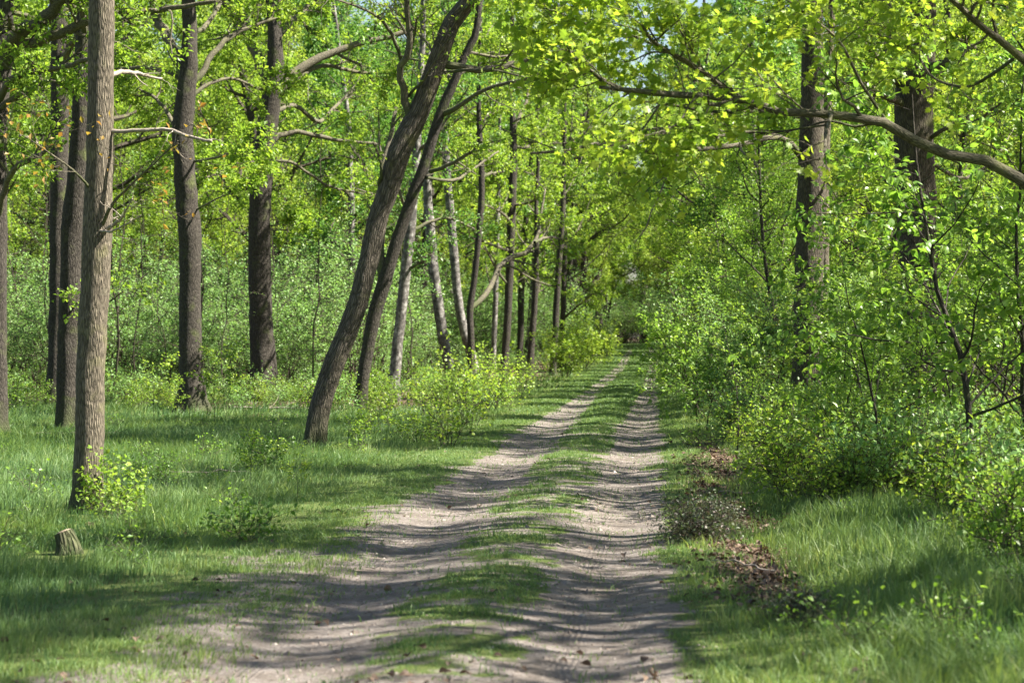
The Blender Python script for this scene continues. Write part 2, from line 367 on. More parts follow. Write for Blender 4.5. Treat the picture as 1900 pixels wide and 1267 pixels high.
# ------------------------------------------------------------------ linking and tagging
def link(name, me, parent=None, loc=None):
    o = bpy.data.objects.new(name, me); COL.objects.link(o)
    if parent: o.parent = parent
    if loc is not None: o.location = loc
    return o
def empty(name, loc, label, cat, group=None, rz=0.0, s=1.0):
    o = bpy.data.objects.new(name, None); COL.objects.link(o); o.location = loc; o.rotation_euler = (0, 0, rz); o.scale = (s, s, s)
    o.empty_display_size = .2; o['label'] = label; o['category'] = cat
    if group: o['group'] = group
    return o
def tag(o, label=None, cat=None, group=None, kind=None):
    for k, v in (('label', label), ('category', cat), ('group', group), ('kind', kind)):
        if v: o[k] = v
    return o
def copy_tree(src, loc, rz, s, label=None, group=None):
    r = src.copy(); COL.objects.link(r); r.location = loc; r.rotation_euler = (0, 0, rz); r.scale = (s, s, s)
    if label: r['label'] = label
    if group: r['group'] = group
    for ch in list(src.children):
        c = ch.copy(); COL.objects.link(c); c.parent = r
    return r

# ------------------------------------------------------------------ ground
def dirt_at(x, y):
    u = x - xc(y); n = fbm(x, y, .8, 31) - .5; n2 = fbm(x, y, 2.6, 61) - .5; n3 = fbm(x, y, 1.9, 17) - .5
    near = 1 - sstep(14, 30, y)
    L = 1.3 + .5 * near + n * .9; Rr = 1.08 + .10 * near + n * .5 + n3 * .6; L = L + n3 * .9
    fz = .13 * sstep(40, 80, y); rut = np.maximum(1 - sstep(.24 - fz, .5 - fz, np.abs(u + .86)), 1 - sstep(.24 - fz, .5 - fz, np.abs(u - .84)))
    broad = sstep(-L - .35, -L + .1, u) * (1 - sstep(Rr - .1, Rr + .3, u))
    hump = np.exp(-(u / (.50 + n * .2)) ** 4)
    patch = sstep(-.04, .14, n2 + n * .6)
    far = sstep(30, 75, y)
    rut = rut * (1 - .75 * sstep(35, 70, y) * sstep(.46, .6, fbm(x, y, .6, 37)))
    broad = broad * (1 - .8 * far * (1 - rut))
    return np.clip(broad * (1 - hump * (.45 + .55 * patch)) * (1 - .55 * patch * (1 - rut)) + .25 * rut, 0, 1)
def litter_at(x, y):
    u = x - xc(y); n = fbm(x, y, .6, 77) - .5
    a = 1.3 * np.exp(-((u - 1.85 - n * .6) / .27) ** 2) * sstep(14.5, 17, y) * (1 - sstep(34, 42, y)) * sstep(-.2, .0, n + .12)
    b = sstep(50, 60, y + n * 14 + np.minimum(u + 6, 0) * .5) * (1 - np.exp(-(u / 3.4) ** 4))
    c = sstep(2.6, 3.8, u + n) * sstep(20, 26, y)
    return np.clip(a + b + c, 0, 1)
def build_ground():
    us = np.concatenate([-np.geomspace(700, 6, 34), np.arange(-5.6, 4.2, .09), np.geomspace(4.4, 700, 36)])
    ys = np.concatenate([np.linspace(-60, 6, 14), np.arange(7, 45, .14), np.geomspace(45, 900, 190)[1:]])
    U, Y = np.meshgrid(us, ys, indexing='xy')
    X = U + np.clip(xc(np.clip(Y, -60, 330)), -30, 30); Z = height(X, Y)
    far = sstep(40, 120, np.abs(U)); Z = Z * (1 - far)
    V = np.stack([X, Y, Z], -1).reshape(-1, 3)
    r, c = U.shape; i = np.arange((r - 1))[:, None] * c + np.arange(c - 1)[None]
    Q = np.stack([i, i + 1, i + c + 1, i + c], -1).reshape(-1, 4)
    me = mk_mesh('ground', V, Q, M_ground, True, {'across': U.ravel(), 'dirt': dirt_at(X, Y).ravel() * (1 - far).ravel(), 'litter': litter_at(X, Y).ravel()})
    o = link('ground', me); o['kind'] = 'structure'
build_ground()

# ------------------------------------------------------------------ grass
def blades(rs, buf, x, y, h, w, lean, leandir, tint):
    N = len(x); z = height(x, y) - .01
    az = rs.rand(N) * 6.283
    wx = np.stack([np.cos(az), np.sin(az), np.zeros(N)], 1) * (w / 2)[:, None]
    ld = np.stack([np.cos(leandir), np.sin(leandir), np.zeros(N)], 1)
    b = np.stack([x, y, z], 1)
    l = (lean * h)[:, None]; hh = h[:, None] * np.array([[0, 0, 1.]])
    m1 = b + ld * l * .22 + hh * .5 * (1 - .12 * lean[:, None]); tip = b + ld * l + hh * (1 - .35 * lean[:, None] ** 1.5)
    V = np.stack([b - wx, b + wx, m1 + wx * .8, m1 - wx * .8, tip], 1).reshape(-1, 3)
    i = (np.arange(N) * 5)[:, None]
    Q = i + np.array([[0, 1, 2, 3]]); T = i + np.array([[3, 2, 4]])
    buf.add(V, Q, T, np.repeat(tint, 5))
def build_grass():
    rs = np.random.RandomState(21); buf = Buf(); sh = Buf()
    bands = [(9.5, 14, 2300, .0065), (14, 19, 2000, .0072), (19, 26, 1500, .008), (26, 36, 900, .009), (36, 50, 480, .013), (50, 75, 200, .021), (75, 130, 60, .04), (130, 260, 14, .09)]
    for (y0, y1, dens, w0) in bands:
        half = y1 * .235 + .9
        n = int((y1 - y0) * 2 * half * dens); x = rs.uniform(-half, half, n); y = rs.uniform(y0, y1, n)
        u = x - xc(y); a = fbm(x, y, .45, 41); b = fbm(x, y, 1.9, 51)
        d = dirt_at(x, y); li = litter_at(x, y)
        lawn = np.maximum(sstep(-1.25, -1.9, u + (a - .5) * .9 - .45 * (1 - sstep(14, 26, y))), sstep(1.25, 1.75, u + (a - .5) * .5))
        # sprawl of tufts: dense and thin spots
        p = lawn * (.35 + .9 * sstep(.30, .62, b)) * (1 - .97 * li) * (1 - .55 * sstep(.6, .75, fbm(x, y, .9, 91)))
        p *= 1 - .85 * sstep(3.0, 5.5, u) * sstep(24, 34, y)
        p *= (np.hypot((x + 3.52) / .28, (y - 18.75) / .75) > 1)
        keep = rs.rand(n) < p
        tall = np.where(u > 0, .075 + .13 * sstep(1.5, 3.2, u), .05 + .095 * sstep(-1.7, -3.6, u) + .03 * sstep(-4, -7, u))
        h = tall * (.55 + .75 * b + .5 * (a - .5)) * rs.uniform(.5, 1.35, n) * (1 + .25 * (y > 50))
        cs = .17; jx = np.floor(x / cs).astype(int); jy = np.floor(y / cs).astype(int)
        tx = (jx + .15 + .7 * _LAT[jx % 256, jy % 256]) * cs; ty = (jy + .15 + .7 * _LAT[jy % 256, (jx + 77) % 256]) * cs
        td = np.hypot(x - tx, y - ty) / cs; tang = np.arctan2(y - ty, x - tx); big = _LAT[(jx + 31) % 256, (jy + 9) % 256]
        h = h * (.62 + .75 * big) * (1.15 - .6 * np.clip(td, 0, 1))
        ldir = np.where(u > 0, rs.rand(n) * 6.283, math.pi * 0.02 + (fbm(x, y, .35, 71) - .5) * 5.5) + rs.randn(n) * .55
        lean = np.clip(rs.uniform(.1, .85, n) + (fbm(x, y, .5, 13) - .5) * .8, .05, 1.15)
        radial = rs.rand(n) < np.where(u > 0, .75, .4); ldir = np.where(radial, tang + rs.randn(n) * .3, ldir)
        lean = lean * np.where(radial, .45 + .9 * np.clip(td, 0, 1), 1.0)
        tint = np.clip(.08 + .16 * big + .30 * sstep(.60, .74, fbm(x, y, .8, 111)) * rs.rand(n) + .55 * b * rs.uniform(.5, 1.25, n) + .25 * (a - .5) + .22 * (1 - sstep(.4, 2.2, np.abs(u) - 1.2)) + (rs.rand(n) < .012) * .45, 0, 1)
        k = keep
        blades(rs, buf, x[k], y[k], h[k], np.full(k.sum(), w0) * rs.uniform(.6, 1.3, k.sum()), lean[k], ldir[k], tint[k])
        # short turf on the hump and the track edges
        n2 = int(n * .55); x = rs.uniform(-2.1, 1.9, n2) ; y = rs.uniform(y0, y1, n2); u = x; x = u + xc(y)
        d = dirt_at(x, y); c = fbm(x, y, 1.7, 5)
        p = np.clip(1.25 - 1.9 * d, 0, 1) * sstep(.30, .58, c + .12 * np.exp(-(u / .4) ** 2) + .06 * sstep(30, 60, y)) + .22 * sstep(.56, .72, fbm(x, y, 4.5, 19)) + .025
        k = rs.rand(n2) < p * .8
        k &= np.abs(x) < half + .5
        h = rs.uniform(.012, .055, n2) * (.7 + 1.3 * sstep(.4, .75, fbm(x, y, 5.5, 29)))
        tint = np.clip(.46 + .42 * rs.rand(n2) + .2 * (c - .5), 0, 1)
        blades(rs, sh, x[k], y[k], h[k], np.full(k.sum(), w0) * .9, rs.uniform(.2, 1., n2)[k], rs.rand(n2)[k] * 6.28, tint[k])
    tag(link('grass', buf.mesh('grass', M_grass, False)), 'long green grass leaning over on both verges of the track', None, None, 'stuff')
    tag(link('short_turf', sh.mesh('short_turf', M_grass, False)), 'short sparse turf on the ridge between the two ruts', None, None, 'stuff')
build_grass()

def flat_leaves(rs, x, y, size, tmin=0., tmax=1.):
    N = len(x); buf = Buf(); pos = np.stack([x, y, height(x, y) + rs.uniform(.0, .035, N)], 1)
    az = rs.rand(N) * 6.283; d = np.stack([np.cos(az), np.sin(az), rs.randn(N) * .35], 1); d = nrm(d)
    up = rs.randn(N, 3) * .5 + np.array([0, 0, 1.]); xx = nrm(np.cross(d, up)); z = np.cross(xx, d)
    V0, T0 = leaf_tpl('oval'); V0 = V0 * np.array([1.25, 1, 2.2]); s = size * rs.uniform(.5, 1.3, N)
    c = (V0[None] * s[:, None, None]) @ np.stack([xx, d, z], 1)
    buf.add((pos[:, None] + c).reshape(-1, 3), None, (T0[None] + (np.arange(N) * len(V0))[:, None, None]).reshape(-1, 3), np.repeat(rs.uniform(tmin, tmax, N), len(V0)))
    return buf
def build_litter():
    rs = np.random.RandomState(5)
    n = 110000; y = 11 + 50 * rs.rand(n) ** 1.3; x = rs.uniform(-1, 1, n) * (y * .235 + .6)
    p = litter_at(x, y) * .8 * (1 + 1.2 * (y < 34)) + .02 * sstep(.5, .62, fbm(x, y, .7, 3)) + .0015
    k = rs.rand(n) < p
    tag(link('leaf_litter', flat_leaves(rs, x[k], y[k], .05).mesh('leaf_litter', M_litter, False)), 'brown fallen leaves along the right bank and under the trees', None, None, 'stuff')
build_litter()
def build_crumbs():     # loose clods and pebbles in the ruts, low and irregular
    rs = np.random.RandomState(6); n = 5200
    y = 10 + 26 * rs.rand(n) ** 1.2; u = np.concatenate([rs.normal(-.9, .42, n // 2), rs.normal(.72, .34, n - n // 2)]); x = xc(y) + u
    a = np.array([[1, 0, 0], [0, 1, 0], [-1, 0, 0], [0, -1, 0], [0, 0, 1], [.7, .7, .5]]); T0 = np.array([[0, 1, 4], [1, 2, 4], [2, 3, 4], [3, 0, 4]])
    V0 = a[:5]; s = rs.uniform(.004, .016, n) * (1 + 1.2 * (rs.rand(n) < .06))
    J = V0[None] * s[:, None, None] * rs.uniform(.6, 1.4, (n, 5, 3)); J[..., 2] *= .7
    pos = np.stack([x, y, height(x, y) - .001], 1)
    V = (pos[:, None] + J).reshape(-1, 3)
    buf = Buf(); buf.add(V, None, (T0[None] + (np.arange(n) * 5)[:, None, None]).reshape(-1, 3), rs.rand(n).repeat(5))
    m, t, out = newmat('clod'); p = N_(t, 'BsdfPrincipled'); at = N_(t, 'Attribute', attribute_name='rnd')
    t.links.new(ramp(t, at.outputs['Fac'], [(0, (.08, .06, .048)), (.7, (.16, .135, .115)), (1, (.27, .24, .21))]), p.inputs['Base Color']); p.inputs['Roughness'].default_value = .95
    t.links.new(p.outputs[0], out.inputs[0])
    tag(link('loose_clods', buf.mesh('loose_clods', m, False)), 'loose crumbs of earth and small stones lying in the ruts', None, None, 'stuff')
build_crumbs()

# ------------------------------------------------------------------ trees
def build_tree(name, label, cat, trunk, limbs=(), bark=None, leafm=None, group=None, seed=0, D=None, top=None, auto=9, auto_z=(5., 12.), auto_len=4.5,
               leaf=.09, kind='small', lm=9, sub=(6, 5, 5), dead=(), twig_bark=None, limb_sub=(7, 5, 4), sides=20, flare=1.25, lim_lm=None, tint=(0, 1), trunk_pts=None, k_tr=70, limb_t0=.25, sparse=1.0, rough=.035):
    """trunk: rows (px, py, width in px) at distance D; limbs: (rows, depth change at the tip)"""
    rs = np.random.RandomState(seed)
    s = D / F
    P0 = np.array([pt(a, b, D) for a, b, w in trunk]); R0 = np.array([w * s / 2 for a, b, w in trunk])
    base = P0[0].copy(); base[2] = float(height(base[0], base[1]))
    P0[0, 2] = base[2] - .12
    if top is not None:               # runs on above the frame
        d = nrm((P0[-1] - P0[-2])); q = P0[-1]; n = 4
        while q[2] < top:
            d = nrm(d + np.array([rs.randn() * .05, rs.randn() * .05, .12])); q = q + d * 1.6
            P0 = np.vstack([P0, q]); R0 = np.append(R0, max(.03, R0[-1] * .86))
    P, R = resample(P0, R0, k_tr)
    zz = P[:, 2] - P[0, 2]; R = R * (1 + (flare - 1) * 1.25 * np.exp(-zz / .24))
    if name == 'leaning_tree': R = R * .93
    P = P + rs.randn(*P.shape) * R[:, None] * .03
    P -= base; P = P[None]; R = R[None]
    e = empty(name, base, label, cat, group)
    tb = Buf(); tubes(tb, P, R, sides, rough=rough, seed=seed, lobe=.22)
    # roots at the foot
    link('trunk', tb.mesh('trunk', bark, True), e)
    bb = Buf(); cb = Buf(); wb = Buf()
    Ls = []
    for rows, dz in limbs:
        k = 16
        a = np.array([pt(x, y, D + dz * (i / (len(rows) - 1)) ** 1.2) for i, (x, y, w) in enumerate(rows)]) - base
        p, r = resample(a, np.array([w * s / 2 for x, y, w in rows]), k)
        p[1:] += rs.randn(k - 1, 3) * r[1:, None] * .25
        Ls.append((p, r))
    if Ls:
        LP = np.array([l[0] for l in Ls]); LR = np.array([l[1] for l in Ls])
        for q in range(len(Ls)):
            one = Buf(); tubes(one, LP[q:q + 1], LR[q:q + 1], 10, cap=True, rough=.05, seed=seed + q); link('limb', one.mesh('limb', twig_bark or B_twig, True), e)
        sp, sr = kids(rs, LP, LR, limb_sub[0], limb_t0, 1., (30, 65), .34, 7, .24, .05, .7, .5, .3, lmin=.5)
        tubes(bb, sp, sr, 6)
        s2, r2 = kids(rs, sp, sr, limb_sub[1], .2, 1., (30, 65), .5, 5, .24, .03, .6, .6, .35, lmin=.25)
        tubes(wb, s2, np.maximum(r2, .003 * D / 30), 4)
        s3, r3 = kids(rs, s2, r2, limb_sub[2], .15, 1., (25, 65), .55, 4, .22, .03, .6, .6, .4, lmin=.12)
        tubes(wb, s3, np.maximum(r3, .0018 * D / 30), 3)
        m_ = lm if lim_lm is None else lim_lm
        leaves(rs, cb, s3, m_, leaf, kind, tint=tint); leaves(rs, cb, s2, max(1, m_ // 3), leaf, kind, t0=.5, tint=tint)
    if auto:
        # limbs along the upper trunk
        z = P[0, :, 2]; L = z[-1]
        t0 = np.interp(auto_z[0], z, np.linspace(0, 1, len(z))); t1 = min(.98, np.interp(auto_z[1], z, np.linspace(0, 1, len(z))))
        tl = np.linalg.norm(P[0, 1:] - P[0, :-1], axis=1).sum()
        ap, ar = kids(rs, P, R, auto, t0, t1, (45, 85), auto_len / tl, 9, .16, .07, .35, .42, .3)
        tubes(bb, ap, ar, 8, rough=.04)
        a2, q2 = kids(rs, ap, ar, sub[0], .25, 1., (30, 65), .42, 7, .22, .05, .6, .5, .3)
        tubes(bb, a2, q2, 5)
        a3, q3 = kids(rs, a2, q2, sub[1], .2, 1., (30, 65), .5, 5, .22, .03, .6, .6, .35, lmin=.3)
        tubes(wb, a3, np.maximum(q3, .003), 3)
        a4, q4 = kids(rs, a3, q3, sub[2], .15, 1., (25, 65), .55, 3, .2, .03, .6, .6, .4, lmin=.15)
        leaves(rs, cb, a4, int(lm * sparse), leaf * 1.05, kind, tint=tint)
    for rows, dz in dead:
        k = 14
        a = np.array([pt(x, y, D + dz * (i / (len(rows) - 1))) for i, (x, y, w) in enumerate(rows)]) - base
        p, r = resample(a, np.array([w * s / 2 for x, y, w in rows]), k); p[1:] += rs.randn(k - 1, 3) * r[1:, None] * .35
        db = Buf(); b1 = p[None]; tubes(db, b1, r[None], 8, cap=True, rough=.06)
        c1, cr = kids(rs, b1, r[None], 5, .3, 1., (30, 75), .25, 6, .3, 0, 1, .4, .3, lmin=.2); tubes(db, c1, np.maximum(cr, .002), 4)
        c2, cr2 = kids(rs, c1, cr, 3, .2, 1., (30, 75), .5, 4, .3, 0, 1, .6, .3); tubes(db, c2, np.maximum(cr2, .0015), 3)
        link('dead_branch', db.mesh('dead_branch', B_dead, True), e)
    ms = [(q, m) for q, m in ((bb, twig_bark or B_twig), (wb, B_dark), (cb, leafm)) if q.n]
    if ms: link('crown', join_bufs('crown', ms), e)
    return e

OAK = dict(bark=B_oak, leafm=M_oak)
# --- the left row
build_tree('oak_tree', 'slender straight oak nearest the camera, alone in the grass at far left of the track', 'oak tree',
    [(163, 960, 64), (163, 930, 58), (165, 850, 55), (168, 700, 53), (174, 560, 53), (180, 430, 56), (184, 300, 50), (187, 150, 47), (189, 0, 48), (190, -150, 44)],
    bark=B_fore, leafm=M_young, D=23.6, top=12, seed=1, auto=9, auto_z=(6.5, 11), auto_len=3.0, leaf=.07, lm=3, sub=(5, 4, 4), flare=1.12, sides=28,
    limbs=[([(180, 440, 9), (205, 385, 6), (240, 345, 4), (290, 300, 3), (330, 262, 2)], -1.5), ([(176, 360, 6), (140, 320, 4), (100, 290, 3), (60, 262, 2)], -1.2)], lim_lm=1, limb_sub=(6, 3, 2),
    dead=[([(200, 243, 9), (260, 243, 7), (320, 242, 7), (345, 253, 6), (375, 260, 5), (392, 262, 5)], -.6), ([(205, 140, 10), (235, 134, 9), (268, 140, 7), (300, 147, 4)], .8),
          ([(190, 430, 9), (225, 405, 5), (245, 370, 2)], -1), ([(180, 425, 6), (205, 430, 4), (262, 400, 2)], -.8)])
build_tree('oak_tree', 'grey ridged oak standing just behind the nearest slender trunk on its left', 'oak tree',
    [(126, 795, 50), (126, 770, 44), (127, 700, 42), (131, 540, 42), (138, 400, 44), (147, 300, 40), (154, 150, 36), (159, 0, 32), (160, -100, 30)],
    D=45, top=15, seed=2, auto=12, auto_z=(7, 14), auto_len=5, leaf=.10, lm=5, **OAK,
    limbs=[([(130, 560, 5), (160, 565, 4), (200, 560, 3), (230, 540, 2)], -2)], lim_lm=2)
build_tree('oak_tree', 'dark oak trunk half hidden by the ridged oak, at the back of the left pair', 'oak tree',
    [(99, 757, 40), (104, 700, 34), (107, 600, 33), (108, 500, 33), (110, 350, 34), (111, 150, 33), (109, 0, 30), (108, -60, 28)],
    D=58, top=16, seed=3, auto=14, auto_z=(7, 15), auto_len=5, leaf=.11, lm=6, **OAK)
build_tree('oak_tree', 'oak cut by the left picture edge with two heavy rising limbs', 'oak tree',
    [(-9, 808, 50), (-7, 760, 42), (-6, 600, 36), (-6, 400, 38), (-8, 250, 42), (0, 130, 42), (8, 60, 32), (10, 0, 30), (10, -60, 28)],
    D=42.8, top=14, seed=4, auto=10, auto_z=(6.5, 13), auto_len=4.5, leaf=.10, lm=6, **OAK,
    limbs=[([(2, 130, 30), (20, 90, 27), (50, 55, 26), (90, 25, 24), (130, -12, 20), (200, -60, 14)], -1.5),
           ([(6, 120, 24), (30, 88, 20), (65, 75, 20), (110, 62, 18), (165, 42, 16), (250, 27, 13), (330, 14, 9), (400, 2, 5)], -2.0),
           ([(-8, 200, 14), (10, 160, 13), (40, 138, 12), (90, 130, 11), (150, 115, 9), (175, 108, 6)], -2.5),
           ([(-8, 250, 12), (8, 195, 11), (35, 175, 10), (60, 166, 8), (95, 150, 5), (140, 175, 4)], -1.0),
           ([(-8, 420, 13), (5, 365, 12), (22, 320, 11), (45, 300, 10), (75, 288, 8), (95, 270, 4)], -2)],
    dead=[([(70, 292, 8), (76, 275, 7), (62, 262, 8), (35, 252, 6)], -.3)], limb_sub=(7, 5, 4), lim_lm=5)
build_tree('oak_tree', 'stout dark oak with an outward bulge, second big trunk left of the leaning trees', 'oak tree',
    [(357, 770, 70), (357, 745, 56), (355, 700, 46), (353, 600, 41), (352, 520, 40), (353, 450, 43), (347, 370, 41), (341, 300, 40), (339, 240, 39), (344, 180, 36), (350, 120, 33), (352, 60, 28), (350, 0, 25), (352, -60, 22)],
    D=53.3, top=15, seed=5, auto=12, auto_z=(8.3, 14), limb_t0=.4, auto_len=5, leaf=.11, lm=6, **OAK, flare=1.35,
    limbs=[([(342, 140, 24), (325, 100, 21), (308, 65, 19), (292, 30, 17), (280, -15, 14), (250, -70, 9)], 1.5),
           ([(348, 165, 14), (375, 135, 12), (400, 95, 11), (440, 62, 9), (480, 45, 6), (540, 30, 4)], 1.5),
           ([(342, 150, 9), (310, 135, 8), (270, 125, 7), (225, 128, 5), (180, 120, 4)], 1.5),
           ([(345, 190, 8), (380, 160, 7), (430, 145, 6), (480, 165, 5), (520, 160, 3)], 2),
           ([(337, 270, 9), (315, 215, 8), (285, 180, 6), (255, 165, 4)], 2), ([(355, 395, 4), (400, 370, 3), (450, 350, 3), (480, 330, 2)], -2),
           ([(358, 300, 5), (390, 295, 4), (430, 285, 3), (460, 290, 2)], -3)], lim_lm=6)
build_tree('oak_tree', 'largest oak in the left row, slightly curved with its right side sunlit', 'oak tree',
    [(494, 748, 78), (493, 725, 60), (489, 690, 49), (485, 600, 44), (482, 500, 42), (481, 420, 41), (484, 350, 41), (490, 280, 39), (499, 220, 37), (507, 160, 37), (511, 110, 31), (510, 60, 27), (505, 0, 24), (500, -60, 20)],
    D=64.6, top=16, seed=6, auto=12, auto_z=(9.8, 15), limb_t0=.4, auto_len=5.5, leaf=.12, lm=6, **OAK, flare=1.4,
    limbs=[([(503, 165, 24), (482, 120, 20), (463, 75, 17), (445, 25, 14), (425, -40, 9)], 1),
           ([(503, 190, 22), (525, 150, 19), (560, 126, 17), (600, 105, 15), (650, 88, 13), (700, 75, 11), (760, 55, 9), (830, 40, 5)], 2),
           ([(508, 80, 14), (540, 40, 12), (575, 12, 10), (610, -25, 6)], 1.5), ([(492, 275, 12), (512, 255, 11), (545, 246, 9), (590, 254, 9), (640, 262, 6), (700, 268, 5), (740, 285, 3)], 2),
           ([(508, 180, 10), (555, 140, 9), (600, 124, 8), (650, 132, 7), (700, 140, 5), (735, 158, 3)], 3), ([(490, 300, 5), (535, 300, 6), (570, 320, 5), (610, 345, 5), (645, 355, 4), (700, 360, 2)], 2),
           ([(500, 215, 9), (545, 195, 9), (590, 225, 8), (625, 195, 6), (660, 165, 4)], 5), ([(498, 420, 3), (530, 415, 2), (560, 410, 2)], -2),
           ([(490, 305, 7), (450, 300, 5), (410, 320, 4), (380, 330, 3)], -3)], lim_lm=6)
build_tree('leaning_tree', 'furrowed bare trunk leaning strongly right over the grass beside the track', 'tree',
    [(584, 826, 50), (586, 800, 43), (592, 765, 42), (606, 710, 42), (630, 650, 41), (655, 590, 41), (676, 520, 40), (690, 450, 39), (704, 400, 39), (724, 340, 42), (738, 290, 48), (756, 250, 46), (778, 205, 42), (797, 155, 38), (818, 95, 37), (838, 45, 36), (872, 0, 34), (910, -60, 30)],
    D=38.5, top=12, seed=7, auto=12, auto_z=(6.0, 11.5), auto_len=3.5, leaf=.08, lm=4, bark=B_lean, leafm=M_yel, flare=1.15, sides=30, k_tr=60, rough=.05,
    limbs=[([(768, 245, 18), (757, 195, 16), (748, 160, 14), (744, 128, 13), (757, 100, 12), (759, 50, 11), (752, 0, 10), (748, -60, 8)], -.8),
           ([(747, 122, 8), (735, 85, 7), (715, 45, 6), (690, 25, 5), (650, 8, 4), (600, -5, 3)], -1.5),
           ([(704, 345, 8), (708, 320, 6), (700, 280, 5), (692, 265, 3)], -.5), ([(825, 135, 6), (870, 130, 6), (915, 128, 5), (940, 110, 4), (952, 92, 3)], -1.5),
           ([(757, 180, 6), (785, 150, 5), (800, 125, 4), (840, 60, 3)], -1), ([(762, 100, 5), (770, 60, 4), (775, 30, 3)], -.8)], lim_lm=1, limb_sub=(5, 3, 3), limb_t0=.45)
build_tree('leaning_tree', 'thinner dark forked trunk leaning right, just behind the furrowed leaning one', 'tree',
    [(668, 764, 30), (671, 735, 26), (675, 690, 25), (684, 640, 26), (697, 575, 28), (713, 525, 29), (727, 475, 25), (742, 430, 24), (764, 368, 23), (784, 315, 22), (799, 268, 21), (813, 222, 20), (829, 182, 19), (845, 145, 18), (862, 105, 16), (880, 70, 15), (888, 20, 13), (892, -50, 11)],
    D=55, top=13, seed=8, auto=10, auto_z=(7, 12), auto_len=4, leaf=.10, lm=5, bark=B_oak, leafm=M_oak, k_tr=54,
    limbs=[([(712, 525, 20), (706, 470, 19), (705, 420, 17), (709, 370, 16), (713, 320, 14), (722, 270, 10), (735, 200, 7)], 1),
           ([(822, 212, 11), (850, 200, 9), (875, 180, 8), (910, 162, 7), (960, 150, 6), (1040, 135, 5), (1100, 118, 3)], -3), ([(798, 318, 8), (830, 308, 7), (870, 285, 6), (895, 262, 4)], -2),
           ([(745, 335, 6), (720, 345, 5), (700, 360, 4), (660, 350, 2)], -2), ([(835, 150, 6), (870, 130, 5), (930, 128, 5), (950, 95, 3)], 1),
           ([(790, 330, 6), (840, 335, 6), (880, 312, 5), (925, 280, 3)], 2)], lim_lm=4, limb_sub=(5, 4, 4))
BIR = dict(bark=B_birch, leafm=M_birch)
build_tree('birch_tree', 'grey birch directly right of the forked leaning trunk', 'birch tree',
    [(726, 742, 26), (733, 690, 21), (741, 610, 20), (751, 520, 20), (760, 440, 20), (767, 350, 18), (775, 250, 15), (780, 150, 12)], D=63, top=14, seed=9, auto=12, auto_z=(4.5, 13), auto_len=3, leaf=.09, lm=4, **BIR,
    limbs=[([(757, 500, 6), (785, 485, 6), (800, 470, 4)], -1), ([(762, 430, 7), (790, 415, 6), (830, 405, 5), (880, 425, 3)], 1)], lim_lm=3)
build_tree('birch_tree', 'white-barked birch leaning left, the brightest of the birches beside the track', 'birch tree',
    [(842, 717, 24), (832, 675, 21), (822, 625, 20), (812, 560, 20), (804, 500, 20), (799, 440, 19), (794, 370, 17), (791, 300, 15), (790, 200, 12)], D=78, top=14, seed=10, auto=12, auto_z=(6, 13), auto_len=3, leaf=.10, lm=4, **BIR)
build_tree('birch_tree', 'tall thin birch between the bright birch and the thin forked oak', 'birch tree',
    [(884, 712, 20), (874, 660, 18), (858, 600, 17), (848, 540, 16), (842, 470, 17), (836, 400, 16), (829, 320, 15), (824, 220, 13), (820, 90, 10)], D=84, top=17, seed=11, auto=13, auto_z=(8, 16), auto_len=3, leaf=.11, lm=4, **BIR)
build_tree('oak_tree', 'thin oak by the bushes sending one crooked bough out to the right', 'oak tree',
    [(876, 722, 17), (875, 680, 13), (874, 630, 13), (872, 580, 13), (880, 520, 11), (887, 450, 12), (893, 380, 12), (893, 300, 11), (888, 200, 9), (890, 100, 7)], D=76, top=14, seed=12, auto=12, auto_z=(6, 13), auto_len=3.5, leaf=.11, lm=5, **OAK, k_tr=40,
    limbs=[([(873, 572, 10), (890, 558, 10), (908, 535, 10), (925, 500, 10), (945, 480, 10), (975, 468, 9), (995, 445, 7), (1003, 400, 5), (1012, 350, 3)], 4), ([(992, 450, 6), (1015, 440, 5), (1050, 445, 3)], 3),
           ([(892, 330, 6), (910, 322, 6), (935, 318, 5)], 1), ([(884, 250, 5), (905, 215, 4), (930, 190, 3)], 1)], lim_lm=5)
